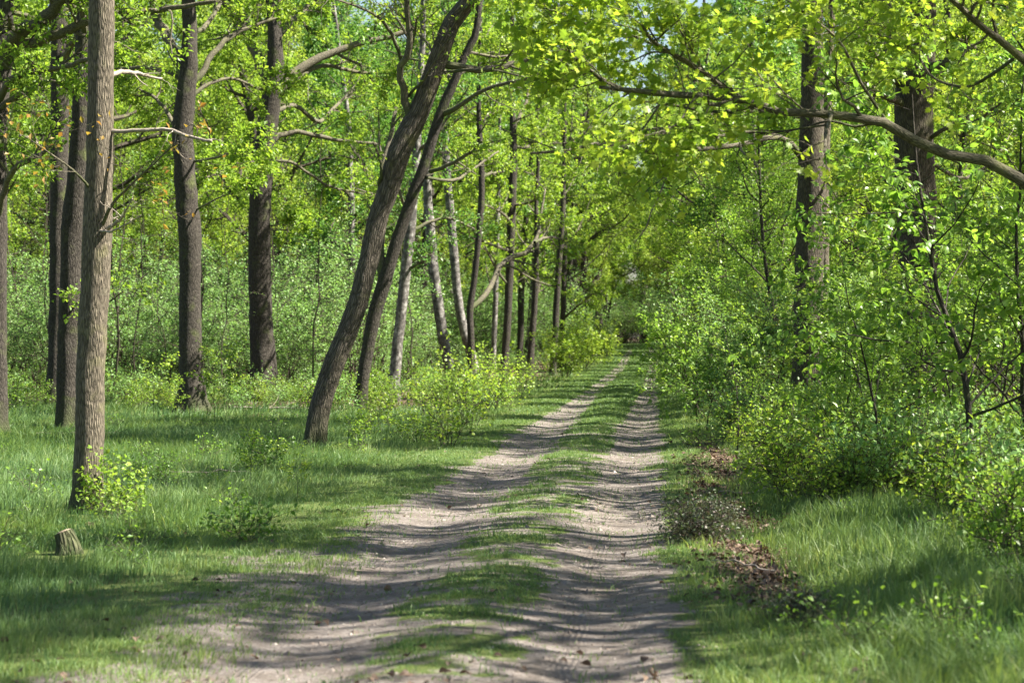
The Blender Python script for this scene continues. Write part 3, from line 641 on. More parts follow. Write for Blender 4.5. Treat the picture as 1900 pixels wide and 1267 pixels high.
mid = [ # the trunks further along the left side of the track
 ('oak_tree', 'upright dark trunk right of the crooked bough in the left row', [(932, 702, 16), (940, 620, 14), (945, 520, 15), (949, 400, 16), (953, 300, 14), (950, 180, 11), (950, 50, 8)], 95, 'o', [([(953, 240, 8), (972, 200, 7), (985, 150, 5), (990, 100, 3)], 2), ([(950, 270, 6), (975, 275, 5), (1000, 240, 4)], 1), ([(952, 330, 6), (930, 335, 5), (905, 340, 4)], 1)]),
 ('birch_tree', 'thin birch stem just left of the upright dark trunk', [(914, 690, 11), (917, 620, 10), (920, 540, 10), (922, 460, 9), (925, 350, 7)], 108, 'b', []),
 ('oak_tree', 'brown trunk directly left of the white forked birch', [(962, 688, 12), (966, 620, 12), (967, 540, 12), (972, 460, 11), (978, 380, 9)], 112, 'o', []),
 ('birch_tree', 'white forked birch in the middle of the left row', [(975, 690, 12), (980, 630, 11), (986, 570, 11), (991, 500, 10), (994, 440, 8)], 116, 'b', [([(985, 580, 8), (1000, 530, 8), (1012, 490, 6), (1025, 450, 4)], 1)]),
 ('oak_tree', 'dark trunk directly right of the white forked birch', [(983, 690, 15), (986, 640, 12), (990, 590, 12), (994, 520, 11), (996, 440, 9)], 104, 'o', []),
 ('oak_tree', 'straight brown trunk, left one of the close pair before the yellow bush', [(1025, 694, 13), (1029, 640, 12), (1033, 560, 12), (1037, 490, 11), (1044, 400, 10), (1046, 320, 8)], 102, 'o', []),
 ('oak_tree', 'straight brown trunk, right one of the close pair before the yellow bush', [(1040, 688, 11), (1043, 620, 10), (1046, 540, 10), (1048, 470, 9), (1050, 380, 7)], 110, 'o', [([(1046, 590, 5), (1075, 565, 4), (1100, 545, 3)], -2)]),
 ('oak_tree', 'slim dark trunk behind the yellow bush on the left verge', [(1072, 672, 8), (1075, 610, 8), (1078, 540, 7), (1082, 460, 6)], 140, 'o', []),
 ('oak_tree', 'small dark trunk furthest along the left verge', [(1100, 662, 8), (1101, 600, 7), (1100, 530, 6), (1099, 460, 5)], 170, 'o', []),
 ('oak_tree', 'dark trunk standing in the gap where the track vanishes', [(1194, 652, 16), (1193, 600, 13), (1190, 570, 11), (1196, 530, 8)], 262, 'o', []),
]
for i, (nm, lb, tr, D, tp, lbs) in enumerate(mid):
    kw = OAK if tp == 'o' else BIR
    build_tree(nm, lb, nm.replace('_', ' '), tr, D=D, top=14 + i % 3, seed=40 + i, auto=12, auto_z=(3.5, 15), auto_len=3.4, leaf=.14 if D < 150 else .2, lm=4, sub=(6, 4, 4), limbs=lbs, lim_lm=4, **kw)

# --- the right side
build_tree('oak_tree', 'straight thick oak rising out of the bushes right of the track', 'oak tree',
    [(1492, 797, 76), (1494, 770, 64), (1497, 700, 57), (1500, 600, 56), (1502, 500, 55), (1503, 400, 54), (1506, 300, 51), (1507, 200, 43), (1508, 100, 40), (1508, 0, 38), (1509, -80, 34)],
    bark=B_right, leafm=M_oakn, D=45, top=15, seed=14, auto=14, auto_z=(8.2, 14), auto_len=6, leaf=.10, lm=9, flare=1.25, sides=28,
    limbs=[([(1486, 290, 14), (1474, 268, 11), (1455, 256, 10), (1420, 258, 10), (1380, 268, 9), (1320, 274, 9), (1250, 283, 8), (1190, 283, 7), (1125, 266, 7), (1060, 277, 5), (985, 285, 4)], -5),
           ([(1482, 280, 8), (1440, 250, 8), (1390, 246, 7), (1330, 252, 6), (1260, 250, 5), (1200, 235, 3)], -2), ([(1530, 330, 7), (1545, 350, 6), (1560, 372, 4), (1600, 365, 3)], -2)],
    lim_lm=3, limb_sub=(8, 4, 4))
build_tree('young_tree', 'thin pale stem pressed close behind the straight thick oak', 'tree',
    [(1527, 795, 20), (1528, 700, 18), (1529, 560, 17), (1530, 420, 17), (1532, 280, 16), (1537, 150, 15), (1543, 30, 13), (1548, -60, 11)], bark=B_fore, leafm=M_oakn, D=48, top=12, seed=15, auto=8, auto_z=(5, 12), auto_len=3, leaf=.10, lm=3)
build_tree('oak_tree', 'broad forked oak behind the saplings near the right picture edge', 'oak tree',
    [(1716, 817, 100), (1714, 770, 84), (1710, 650, 76), (1706, 500, 74), (1700, 400, 73), (1697, 300, 74), (1696, 200, 73), (1701, 110, 66), (1706, 30, 58), (1710, -60, 52)],
    bark=B_right, leafm=M_oakn, D=40, top=15, seed=16, auto=14, auto_z=(7.4, 14), auto_len=6, leaf=.10, lm=9, sides=30, limb_t0=.4,
    limbs=[([(1692, 150, 44), (1668, 100, 38), (1650, 60, 35), (1636, 10, 32), (1620, -60, 26), (1590, -140, 16)], 1.5), ([(1726, 140, 22), (1738, 125, 19), (1770, 105, 15), (1810, 85, 10)], -1),
           ([(1682, 200, 18), (1650, 180, 15), (1610, 160, 12), (1575, 145, 7)], -2), ([(1722, 260, 9), (1760, 235, 8), (1810, 225, 6), (1860, 190, 4)], -3),
           ([(1672, 165, 10), (1640, 120, 9), (1580, 60, 8), (1540, 50, 5)], -3), ([(1724, 300, 8), (1780, 330, 7), (1840, 300, 5), (1880, 240, 3)], 3)], lim_lm=4, limb_sub=(7, 5, 4))
build_tree('oak_tree', 'near tree off the right edge whose mossy limb sweeps across the upper right', 'oak tree',
    [(2010, 905, 80), (2015, 800, 70), (2030, 500, 66), (2040, 200, 60), (2040, 0, 54), (2035, -300, 46)],
    bark=B_fore, leafm=M_oakn, D=20.5, top=13, seed=17, auto=10, auto_z=(7.2, 12.5), auto_len=4.6, leaf=.062, kind='lobed', lm=4, twig_bark=B_twig, sub=(5, 4, 4),
    limbs=[([(2030, 480, 38), (1960, 385, 28), (1890, 335, 22), (1830, 302, 20), (1745, 282, 19), (1665, 245, 19), (1615, 222, 17), (1560, 214, 16), (1500, 210, 15), (1440, 205, 14), (1370, 187, 13), (1300, 176, 12), (1240, 176, 11), (1180, 168, 9), (1112, 162, 6)], -1.5),
           ([(1445, 206, 15), (1400, 196, 13), (1365, 180, 12), (1320, 142, 11), (1280, 118, 10), (1245, 98, 9), (1210, 76, 7), (1192, 48, 5)], -1.4),
           ([(1240, 176, 8), (1160, 168, 8), (1100, 135, 7), (1060, 100, 6), (1055, 90, 3)], -.8),
           ([(1470, 208, 8), (1400, 205, 7), (1330, 210, 6), (1270, 232, 4), (1200, 240, 3)], -1.6),
           ([(2040, 230, 26), (1960, 165, 19), (1900, 115, 16), (1848, 70, 13), (1795, 25, 11), (1720, -40, 8), (1640, -100, 5)], -1.5),
           ([(1660, 246, 7), (1600, 160, 6), (1560, 80, 5), (1500, 30, 4), (1430, -20, 3)], -1.4),
           ([(1250, 98, 5), (1180, 70, 5), (1100, 50, 4), (1040, 25, 3), (990, 10, 2)], -1.2),
           ([(1880, 110, 7), (1800, 160, 6), (1740, 150, 5), (1690, 90, 4), (1620, 60, 3)], 1.0)],
    lim_lm=4, limb_sub=(10, 5, 4), limb_t0=.42, tint=(.3, 1))

# ------------------------------------------------------------------ background trees (copies of four)
def proto_tree(seed, H=15, r=.17, bark=B_oak, leafm=M_oak, leaf=.115, lm=8, z0=3.5, auto=22, al=3.8, name='oak_tree', lean=.03, kind='small', sub=(7, 4, 4)):
    rs = np.random.RandomState(seed); n = 12
    P = np.zeros((n, 3)); d = np.array([rs.randn() * lean, rs.randn() * lean, 1.])
    for i in range(1, n):
        d = nrm(d + rs.randn(3) * .05 + np.array([0, 0, .05])); P[i] = P[i - 1] + d * H / (n - 1)
    R = r * np.linspace(1, .2, n) ** .8
    P, R = resample(P, R, 26); R = R * (1 + .35 * np.exp(-P[:, 2] / .3)); P[0, 2] = -.2
    e = empty(name, (0, 0, 0), 'tree', 'tree')
    tb = Buf(); tubes(tb, P[None], R[None], 12, rough=.04, seed=seed); link('trunk', tb.mesh('trunk', bark, True), e)
    bb = Buf(); cb = Buf()
    ap, ar = kids(rs, P[None], R[None], auto, z0 / H, .97, (45, 80), al / H, 8, .18, .06, .35, .62, .3)
    tubes(bb, ap, ar, 5)
    a2, q2 = kids(rs, ap, ar, sub[0], .2, 1., (30, 65), .45, 5, .22, .04, .6, .5, .3); tubes(bb, a2, q2, 4)
    a3, q3 = kids(rs, a2, q2, sub[1], .2, 1., (30, 65), .5, 4, .22, .03, .6, .6, .35, lmin=.3); tubes(bb, a3, np.maximum(q3, .006), 3)
    a4, q4 = kids(rs, a3, q3, sub[2], .15, 1., (25, 65), .55, 3, .2, .03, .6, .6, .4, lmin=.2)
    leaves(rs, cb, a4, lm, leaf, kind, jit=.08)
    link('crown', join_bufs('crown', [(bb, B_dark), (cb, leafm)]), e)
    return e
OFFS = [(8.5, 3, 1.0), (6.6, 6.5, .75), (7.2, 10.0, 1.0), (5.8, 13.2, .9), (11.5, 12.5, 1.1), (8.2, 17, .9), (13, 21, 1.15), (7.4, 23.5, .9), (9.5, 27.5, 1.0), (7.8, 31, .9), (8.8, 38, 1.0), (11.5, 34, 1.1), (14, 41, 1.1), (15, 50, 1.1)]
protos = [proto_tree(100, 15, .17, leafm=M_far), proto_tree(101, 17, .2, z0=4.5), proto_tree(102, 13, .12, z0=3.0, al=3.4), proto_tree(103, 15, .13, bark=B_birch, leafm=M_birch, z0=4, al=2.8, name='birch_tree')]
used = [False] * 4
def place_tree(k, x, y, s, rs, label, group):
    loc = (x, y, float(height(x, y)) - .03); rz = rs.rand() * 6.28
    if not used[k]:
        o = protos[k]; used[k] = True; o.location = loc; o.rotation_euler = (0, 0, rz); o.scale = (s, s, s); o['label'] = label; o['group'] = group
    else: o = copy_tree(protos[k], loc, rz, s, label, group)
    o['category'] = 'birch tree' if k == 3 else 'oak tree'
rs = np.random.RandomState(77)
spots = []
def try_spot(x, y, mind):
    if all((x - a) ** 2 + (y - b) ** 2 > mind ** 2 for a, b in spots): spots.append((x, y)); return True
    return False
GRP = {'L': 'trees in the bright wood behind the left row', 'E': 'distant trees lining the track', 'R': 'trees in the wood beyond the right bushes'}
MARKS_L = [(0, 'the oak cut by the left edge'), (112, 'the left pair of oaks'), (250, 'the gap left of the stout dark oak'), (353, 'the stout dark oak'), (485, 'the largest left oak'), (600, 'the foot of the leaning trunk'), (740, 'the grey birch'), (815, 'the white-barked birch'), (885, 'the thin forked oak'), (950, 'the upright dark trunk'), (1040, 'the close pair of brown trunks'), (1130, 'the yellow bushes')]
MARKS_R = [(1240, 'the right side of the track end'), (1330, 'the bushes left of the straight thick oak'), (1420, 'the long low bough'), (1503, 'the straight thick oak'), (1600, 'the gap between the two big right oaks'), (1700, 'the broad forked oak'), (1800, 'the tallest near sapling'), (1890, 'the right edge saplings')]
ORD = ['nearest', 'second nearest', 'third nearest', 'fourth nearest', 'fifth nearest', 'sixth nearest', 'seventh nearest', 'eighth nearest', 'ninth nearest', 'tenth nearest', 'eleventh nearest', 'twelfth nearest', 'thirteenth nearest', 'fourteenth nearest', 'fifteenth nearest', 'sixteenth nearest', 'seventeenth nearest']
PENDING = []
def put(zone, x, y, s, k=None):
    k = k if k is not None else int(rs.choice([0, 1, 2, 3], p=[.32, .28, .25, .15]))
    PENDING.append((zone, x, y, s, k))
n = 0
for _ in range(4000):      # left wood
    y = rs.uniform(76, 150); x = rs.uniform(-y * .25, xc(y) - 9)
    if try_spot(x, y, 6.6): put('L', x, y, rs.uniform(.85, 1.3)); n += 1
    if n >= 32: break
for side in (-1, 1):       # lining the far track
    y = 124.0 if side < 0 else 66.0
    while y < 222:
        x = float(xc(y)) + side * rs.uniform(2.8, 4.4)
        spots.append((x, y)); put('E', x, y, rs.uniform(.9, 1.2)); y += rs.uniform(5, 9) if y > 100 else rs.uniform(9, 13)
n = 0
for _ in range(4000):      # right wood
    y = rs.uniform(64, 150); x = rs.uniform(xc(y) + 7, y * .25)
    if x > xc(y) + 6 and try_spot(x, y, 7.5): put('R', x, y, rs.uniform(.8, 1.2)); n += 1
    if n >= 22: break
PENDING.sort(key=lambda a: a[2]); cnt = {}
for zone, x, y, s_, k in PENDING:
    px = 950 + x / y * F; marks = MARKS_L if x < xc(y) else MARKS_R
    mk = min(marks, key=lambda m: abs(m[0] - px))[1]; kind = 'birch' if k == 3 else 'oak'; key = (kind, mk); cnt[key] = cnt.get(key, 0) + 1
    lb = '%s background %s behind %s' % (ORD[min(cnt[key], 17) - 1], kind, mk)
    place_tree(k, x, y, s_, rs, lb, GRP[zone])
lowc = [proto_tree(130, 8.5, .08, leafm=M_sap, leaf=.08, lm=10, z0=1.2, al=2.6, auto=26, sub=(6, 4, 3), name='young_tree', lean=.12), proto_tree(131, 10, .10, leafm=M_oak, leaf=.09, lm=9, z0=2.0, al=3.2, auto=24, sub=(6, 4, 3), name='young_tree', lean=.15)]
LC = [(3.8, 50), (5.6, 54), (3.6, 59), (7.2, 57), (4.6, 65), (3.6, 71), (6.8, 68), (4.0, 79), (5.6, 84), (4.2, 91), (8.6, 62), (9.8, 72), (4.6, 104), (5.8, 98), (10.5, 54)]
first = [True, True]; cnt2 = {}
for q, (u, y) in enumerate(sorted(LC, key=lambda a: a[1])):
    x = float(xc(y)) + u; px = 950 + x / y * F; mk = min(MARKS_R, key=lambda m: abs(m[0] - px))[1]; cnt2[mk] = cnt2.get(mk, 0) + 1
    lb = '%s leafy young tree behind %s' % (ORD[cnt2[mk] - 1], mk); k = q % 2; sc_ = .75 + .3 * ((q * 7) % 5) / 5; loc = (x, y, float(height(x, y)) - .03)
    if first[k]: o = lowc[k]; o.location = loc; o.scale = (sc_,) * 3; o['label'] = lb; o['group'] = 'leafy young trees on the right'; o['category'] = 'young tree'; first[k] = False
    else: copy_tree(lowc[k], loc, q * 2.1, sc_, lb, 'leafy young trees on the right')
# trees standing beyond the right edge of the picture, whose thin spring crowns dapple the track
thin = proto_tree(120, 15, .16, leafm=M_oakn, leaf=.10, lm=17, z0=3.6, al=4.8, auto=20, sub=(6, 3, 2)); first = True
for q, (u, y, s_) in enumerate(OFFS):
    x = float(xc(y)) + u; loc = (x, y, float(height(x, y)))
    lb = ORD[q] + ' of the thin-leaved oaks standing beyond the right edge of the view'
    if first: thin.location = loc; thin.scale = (s_,) * 3; thin['label'] = lb; thin['group'] = 'oaks beyond the right edge'; thin['category'] = 'oak tree'; first = False
    else: copy_tree(thin, loc, q * 1.7, s_, lb, 'oaks beyond the right edge')

# ------------------------------------------------------------------ bushes and saplings
def bush_mesh(seed, H=2.2, W_=1.1, stems=9, leafm=M_bush, leaf=.08, lm=6, kind='small', bark=B_dark, sub=(6, 4), upn=1.0, droop=-.1, tint=(0, 1), lean=.35, tw=.004, t0=.15):
    rs = np.random.RandomState(seed); n = stems; k = 9
    P = np.zeros((n, k, 3)); az = rs.rand(n) * 6.28; P[:, 0, :2] = np.stack([np.cos(az), np.sin(az)], 1) * rs.rand(n)[:, None] * W_ * .18; P[:, 0, 2] = -.05
    d = np.stack([np.cos(az) * lean, np.sin(az) * lean, np.ones(n)], 1); d = nrm(d + rs.randn(n, 3) * .15); st = (H * rs.uniform(.6, 1.05, n) / (k - 1))[:, None]
    for i in range(1, k):
        P[:, i] = P[:, i - 1] + d * st; d = nrm(d + rs.randn(n, 3) * .12 + np.array([0, 0, .02]))
    R = (rs.uniform(.35, 1, n) * H * .0075)[:, None] * np.linspace(1, .3, k)[None]
    sb = Buf(); cb = Buf(); tubes(sb, P, R, 5)
    a, ar = kids(rs, P, R, sub[0], t0, 1., (35, 80), W_ / H * .75, 6, .18, .04, .8, .5, .35, lmin=.25); tubes(sb, a, np.maximum(ar, tw), 4)
    b, br = kids(rs, a, ar, sub[1], .15, 1., (30, 70), .5, 4, .18, .02, .7, .6, .4, lmin=.15); tubes(sb, b, np.maximum(br, tw * .6), 3)
    leaves(rs, cb, b, lm, leaf, kind, upn=upn, droop=droop, tint=tint, spread=.8); leaves(rs, cb, a, max(1, lm // 2), leaf, kind, t0=.4, upn=upn, droop=droop, tint=tint)
    return sb.mesh('stems', bark, True), cb.mesh('foliage', leafm, False)
def sap_mesh(seed, H=4.0, W_=1.5, r=.03, leafm=M_sap, leaf=.085, lm=9, kind='oval', nb=20, z0=.15, bark=B_oak, lean=.05, tint=(0, 1), path=None):
    rs = np.random.RandomState(seed); k = 14
    if path is None:
        P = np.zeros((k, 3)); d = np.array([rs.randn() * lean, rs.randn() * lean, 1.])
        for i in range(1, k):
            P[i] = P[i - 1] + nrm(d) * H / (k - 1); d = nrm(d + rs.randn(3) * .09)
        P[0, 2] = -.08
    else: P, _ = resample(np.array(path, float), np.ones(len(path)), k)
    R = r * np.linspace(1, .18, k)
    sb = Buf(); cb = Buf(); tubes(sb, P[None], R[None], 10, rough=.04, seed=seed)
    a, ar = kids(rs, P[None], R[None], nb, z0, 1., (40, 75), W_ / H, 8, .13, .03, .6, .5, .3, lmin=.5); tubes(sb, a, np.maximum(ar, .004), 5)
    b, br = kids(rs, a, ar, 6, .15, 1., (35, 60), .42, 5, .12, .0, .35, .6, .4, lmin=.25); tubes(sb, b, np.maximum(br, .0022), 3)
    c, cr = kids(rs, b, br, 3, .15, 1., (30, 55), .5, 4, .12, .0, .3, .6, .4, lmin=.12); tubes(sb, c, np.maximum(cr, .0016), 3)
    leaves(rs, cb, c, lm // 2, leaf, kind, upn=1.3, droop=-.35, tint=tint, jit=.01, spread=.7); leaves(rs, cb, b, lm // 2 + 1, leaf, kind, upn=1.3, droop=-.35, tint=tint, jit=.01, spread=.7)
    return sb.mesh('stem', bark, True), cb.mesh('foliage', leafm, False)

# stuff: thickets no one could count, as instances on points
def scatter(name, label, pts, meshes, seed, kind='stuff'):
    """pts rows: x, y, z, scale"""
    rs = np.random.RandomState(seed); pts = np.array(pts); N = len(pts)
    me = bpy.data.meshes.new(name + '_points'); me.vertices.add(N); me.vertices.foreach_set('co', pts[:, :3].astype(np.float32).ravel())
    a = me.attributes.new('sc', 'FLOAT', 'POINT'); a.data.foreach_set('value', pts[:, 3].astype(np.float32))
    a = me.attributes.new('rz', 'FLOAT_VECTOR', 'POINT'); a.data.foreach_set('vector', np.stack([np.zeros(N), np.zeros(N), rs.rand(N) * 6.28], 1).astype(np.float32).ravel())
    a = me.attributes.new('ix', 'INT', 'POINT'); a.data.foreach_set('value', rs.randint(0, len(meshes), N).astype(np.int32))
    o = link(name, me); ng = bpy.data.node_groups.new(name, 'GeometryNodeTree')
    ng.interface.new_socket('Geometry', in_out='INPUT', socket_type='NodeSocketGeometry'); ng.interface.new_socket('Geometry', in_out='OUTPUT', socket_type='NodeSocketGeometry')
    gi = ng.nodes.new('NodeGroupInput'); go = ng.nodes.new('NodeGroupOutput'); ip = ng.nodes.new('GeometryNodeInstanceOnPoints')
    jn = ng.nodes.new('GeometryNodeGeometryToInstance')
    for pair in reversed(meshes):
        src = bpy.data.objects.new(name + '_source', pair); SRC.objects.link(src)
        oi = ng.nodes.new('GeometryNodeObjectInfo'); oi.inputs['Object'].default_value = src; oi.inputs['As Instance'].default_value = True
        ng.links.new(oi.outputs['Geometry'], jn.inputs[0])
    def attr(nm, t):
        n = ng.nodes.new('GeometryNodeInputNamedAttribute'); n.data_type = t; n.inputs['Name'].default_value = nm; return n.outputs['Attribute']
    jg = ng.nodes.new('GeometryNodeJoinGeometry')
    ng.nodes.remove(jn)
    for nd in [n for n in ng.nodes if n.bl_idname == 'GeometryNodeObjectInfo']: ng.links.new(nd.outputs['Geometry'], jg.inputs[0])
    ng.links.new(jg.outputs[0], ip.inputs['Instance']); ip.inputs['Pick Instance'].default_value = True
    ng.links.new(gi.outputs[0], ip.inputs['Points']); ng.links.new(attr('ix', 'INT'), ip.inputs['Instance Index'])
    ng.links.new(attr('rz', 'FLOAT_VECTOR'), ip.inputs['Rotation']); ng.links.new(attr('sc', 'FLOAT'), ip.inputs['Scale'])
    ng.links.new(ip.outputs[0], go.inputs[0])
    md = o.modifiers.new('scatter', 'NODES'); md.node_group = ng
    tag(o, label, None, None, kind)
SRC = bpy.data.collections.new('sources')
def merge(pair):
    """stems and foliage meshes -> one mesh with two materials"""
    a, b = pair; na, nb_ = len(a.vertices), len(b.vertices)
    V = np.zeros((na + nb_) * 3, np.float32); a.vertices.foreach_get('co', V[:na * 3]); t = np.zeros(nb_ * 3, np.float32); b.vertices.foreach_get('co', t); V[na * 3:] = t
    v1 = np.zeros(na * 3, np.float32); a.vertices.foreach_get('co', v1); V[:na * 3] = v1
    la = np.zeros(len(a.loops), np.int32); a.loops.foreach_get('vertex_index', la); lb = np.zeros(len(b.loops), np.int32); b.loops.foreach_get('vertex_index', lb)
    r1 = np.zeros(na, np.float32); r2 = np.zeros(nb_, np.float32); b.attributes['rnd'].data.foreach_get('value', r2)
    k1 = np.zeros(na * 3, np.float32); a.attributes['bk'].data.foreach_get('vector', k1)
    nq = len(a.polygons); nt_ = len(b.polygons)
    me = mk_mesh('plant', V.reshape(-1, 3), [la.reshape(nq, -1), lb.reshape(nt_, -1) + na], [a.materials[0], b.materials[0]], False,
                 {'rnd': np.concatenate([r1, r2])}, {'bk': np.concatenate([k1, np.zeros(nb_ * 3, np.float32)]).reshape(-1, 3)})
    me.polygons.foreach_set('material_index', np.concatenate([np.zeros(nq), np.ones(nt_)]).astype(np.int32))
    return me
thick = [merge(bush_mesh(200 + i, 3.6, 1.9, 9, M_bush, .075, 8, sub=(7, 5), t0=.34, tw=.007)) for i in range(3)] + [merge(bush_mesh(210, 2.0, 1.3, 10, M_bush, .085, 5))]
rthick = [merge(bush_mesh(220 + i, 2.8, 1.5, 9, [M_sap, M_yel, M_bush][i], [.085, .07, .06][i], [4, 4, 6][i], sub=(7, 5))) for i in range(3)]
low = [merge(bush_mesh(230 + i, .7, .6, 7, [M_sap, M_yel, M_bush][i], .055, 4, sub=(5, 3), tw=.003)) for i in range(3)]
rs = np.random.RandomState(300)
L = []
for _ in range(5000):
    y = 66 + 60 * rs.rand() ** 1.4; x = rs.uniform(-y * .25, xc(y) - 3.6)
    if y < 112 and x > xc(y) - 8.0: continue
    if all((x - a[0]) ** 2 + (y - a[1]) ** 2 > 2.0 for a in L): L.append((x, y, float(height(x, y)), rs.uniform(.75, 1.45) * (.8 if y < 72 else 1)))
    if len(L) > 300: break
scatter('undergrowth', 'dense bright green undergrowth filling the wood behind the left row of trunks', L, thick, 1)
L = []
for _ in range(5000):
    y = 46 + 85 * rs.rand() ** 1.3; x = rs.uniform(xc(y) + 2.1, y * .25 + 1)
    if all((x - a[0]) ** 2 + (y - a[1]) ** 2 > 2.0 for a in L): L.append((x, y, float(height(x, y)), rs.uniform(.8, 1.35)))
    if len(L) > 240: break
pole = []
for q in range(3):
    rs_ = np.random.RandomState(260 + q); P = np.zeros((1, 10, 3)); P[0, :, 2] = np.linspace(-.1, 7.5, 10); P[0, 1:, :2] = np.cumsum(rs_.randn(9, 2) * .09, 0)
    b_ = Buf(); R_ = np.linspace(.034, .010, 10)[None]; tubes(b_, P, R_, 6); a_, r_ = kids(rs_, P, R_, 12, .15, 1., (35, 70), .2, 6, .2, .05, .7, .5, .3); tubes(b_, a_, np.maximum(r_, .007), 4)
    a2_, r2_ = kids(rs_, a_, r_, 4, .2, 1., (30, 60), .5, 4, .2, .03, .6, .6, .4); tubes(b_, a2_, np.maximum(r2_, .005), 3)
    l_ = Buf(); leaves(rs_, l_, a2_, 3, .08, 'small'); pole.append(join_bufs('pole', [(b_, B_dark), (l_, M_bush)]))
LP_ = []
for _ in range(60):
    y = rs.uniform(62, 92); x = rs.uniform(-y * .24, xc(y) - 6.5); LP_.append((float(x), y, float(height(x, y)), rs.uniform(.5, 1.2)))
scatter('thin_poles', 'thin dark hazel poles standing in the undergrowth behind the left row', LP_, pole, 11)
scatter('undergrowth', 'dense green undergrowth filling the wood behind the right hand saplings', L, rthick, 2)
L = []
for _ in range(260):     # both verges of the far track
    y = rs.uniform(80, 262); sd_ = rs.choice([-1, 1]); x = xc(y) + sd_ * rs.uniform(3.4 if y > 85 else 2.6, 9)
    if sd_ < 0 and y < 125: L.append((float(x), y, float(height(x, y)), rs.uniform(.18, .38))); continue
    L.append((float(x), y, float(height(x, y)), rs.uniform(.45, 1.05)))
scatter('undergrowth', 'low bushes crowding both verges along the far stretch of the track', L, thick[:2] + rthick[:2], 3)
L = []
for _ in range(430):     # herbs at the wood edge and in the right bank
    if rs.rand() < .3: y = rs.uniform(54, 72); x = rs.uniform(-y * .24, xc(y) - 2.6)
    else:
        y = rs.uniform(16.5, 48); x = xc(y) + rs.uniform(2.4 + (1.2 if y < 22 else 0), 6.5)
    L.append((float(x), y, float(height(x, y)), rs.uniform(.5, 1.3)))
weed = merge(bush_mesh(240, .18, .2, 7, M_sap, .04, 2, 'oval', sub=(3, 2), tw=.002)); weed2 = merge(bush_mesh(241, .26, .14, 4, M_sap, .04, 2, 'oval', sub=(3, 2), tw=.002))
LW = []
for _ in range(95):
    y = 11.5 + 36 * rs.rand(); x = rs.uniform(-y * .23, y * .23); u = x - xc(y)
    if -2.2 < u < 1.6: continue
    LW.append((float(x), y, float(height(x, y)), rs.uniform(.5, 1.2)))
scatter('lawn_weeds', 'small broad-leaved weeds dotted through the grass of both verges', LW, [weed, weed2], 8)
scatter('woodland_herbs', 'low leafy herbs and seedlings at the edge of the wood', L, low, 4)
# far wood closing the view
fw = [merge((c.children[1].data, c.children[2].data)) for c in ()]
fwm = []
for q in (0, 1, 2):
    ch = {c.name.split('.')[0]: c.data for c in protos[q].children}
    fwm.append(ch['crown'])
L = []
for _ in range(4000):
    y = rs.uniform(150, 330); x = rs.uniform(-y * .27, y * .27)
    if abs(x - float(xc(min(y, 270)))) < 9 and y < 300: continue
    if all((x - a[0]) ** 2 + (y - a[1]) ** 2 > 36 for a in L): L.append((x, y, .5, rs.uniform(1.25, 2.0)))
    if len(L) > 300: break
scatter('far_wood', 'far-off wood that closes the view beyond the trees', L, fwm, 5)
L = []
for _ in range(300):
    y = rs.uniform(247, 300); x = rs.uniform(-30, 45) ; L.append((x, y, .7, rs.uniform(1.2, 2.4)))
scatter('undergrowth', 'bushes closing the far end of the track', L, thick[:3] + rthick[1:2], 6)

# saplings on the right verge, things
def plant(name, label, cat, pair, px=None, D=None, u=None, x=None, rz=0., s=1., group=None):
    if px is not None: x = (px - 950) / F * D
    elif u is not None: x = float(xc(D)) + u
    e = empty(name, (x, D, float(height(x, D)) - .01), label, cat, group, rz, s)
    nm = 'stem' if 'stem' == pair[0].name.split('.')[0] else 'stems'
    link(nm, pair[0], e); link('foliage', pair[1], e); return e
S = [sap_mesh(400 + i, H=[4.2, 3.4, 4.8, 2.6][i], W_=[1.5, 1.3, 1.6, 1.2][i], r=[.03, .022, .035, .018][i], lm=8) for i in range(4)]
S += [sap_mesh(404, 3.2, 1.3, .02, M_yel, .06, 7, 'lobed', nb=16), sap_mesh(405, 2.8, 1.1, .018, M_bush, .045, 12, 'small', nb=22), sap_mesh(406, 3.6, 1.3, .02, M_sap, .07, 4, nb=14)]
Dh = 23.5
hp = [(0, 0, -.1), (0.0, 0, .5), (-.02, .05, 1.1), (-.10, .1, 1.55), (-.28, .1, 2.0), (-.40, .05, 2.6), (-.50, .1, 3.3), (-.55, .1, 4.0)]
plant('sapling', 'tallest near sapling with a kinked dark stem, in front of the forked oak', 'sapling', sap_mesh(410, 4.0, 1.6, .040, lm=9, nb=24, path=hp, z0=.2), px=1800, D=Dh)
plant('sapling', 'upright sapling with glossy drooping leaves cut by the right picture edge', 'sapling', S[2], px=1895, D=25.5, rz=1.0, s=.95)
plant('sapling', 'thin dark-stemmed sapling just left of the tallest near sapling', 'sapling', S[1], px=1630, D=26.5, rz=2.2, s=.8)
plant('sapling', 'leafy sapling hiding the foot of the straight thick oak', 'sapling', S[0], px=1612, D=34, rz=.5, s=.45)
plant('sapling', 'sapling with pale shoots at the left foot of the straight thick oak', 'sapling', S[5], px=1385, D=37, rz=3.5, s=.8)
plant('sapling', 'dense sapling between the two big right oaks', 'sapling', S[2], px=1625, D=36, rz=4.0, s=.55)
plant('sapling', 'sapling hiding the lower trunk of the broad forked oak', 'sapling', S[0], px=1700, D=31, rz=5.0, s=.55)
rs = np.random.RandomState(501); L = []; SB = []
HS = [4.2, 3.4, 4.8, 2.6, 3.2, 2.8, 3.6]
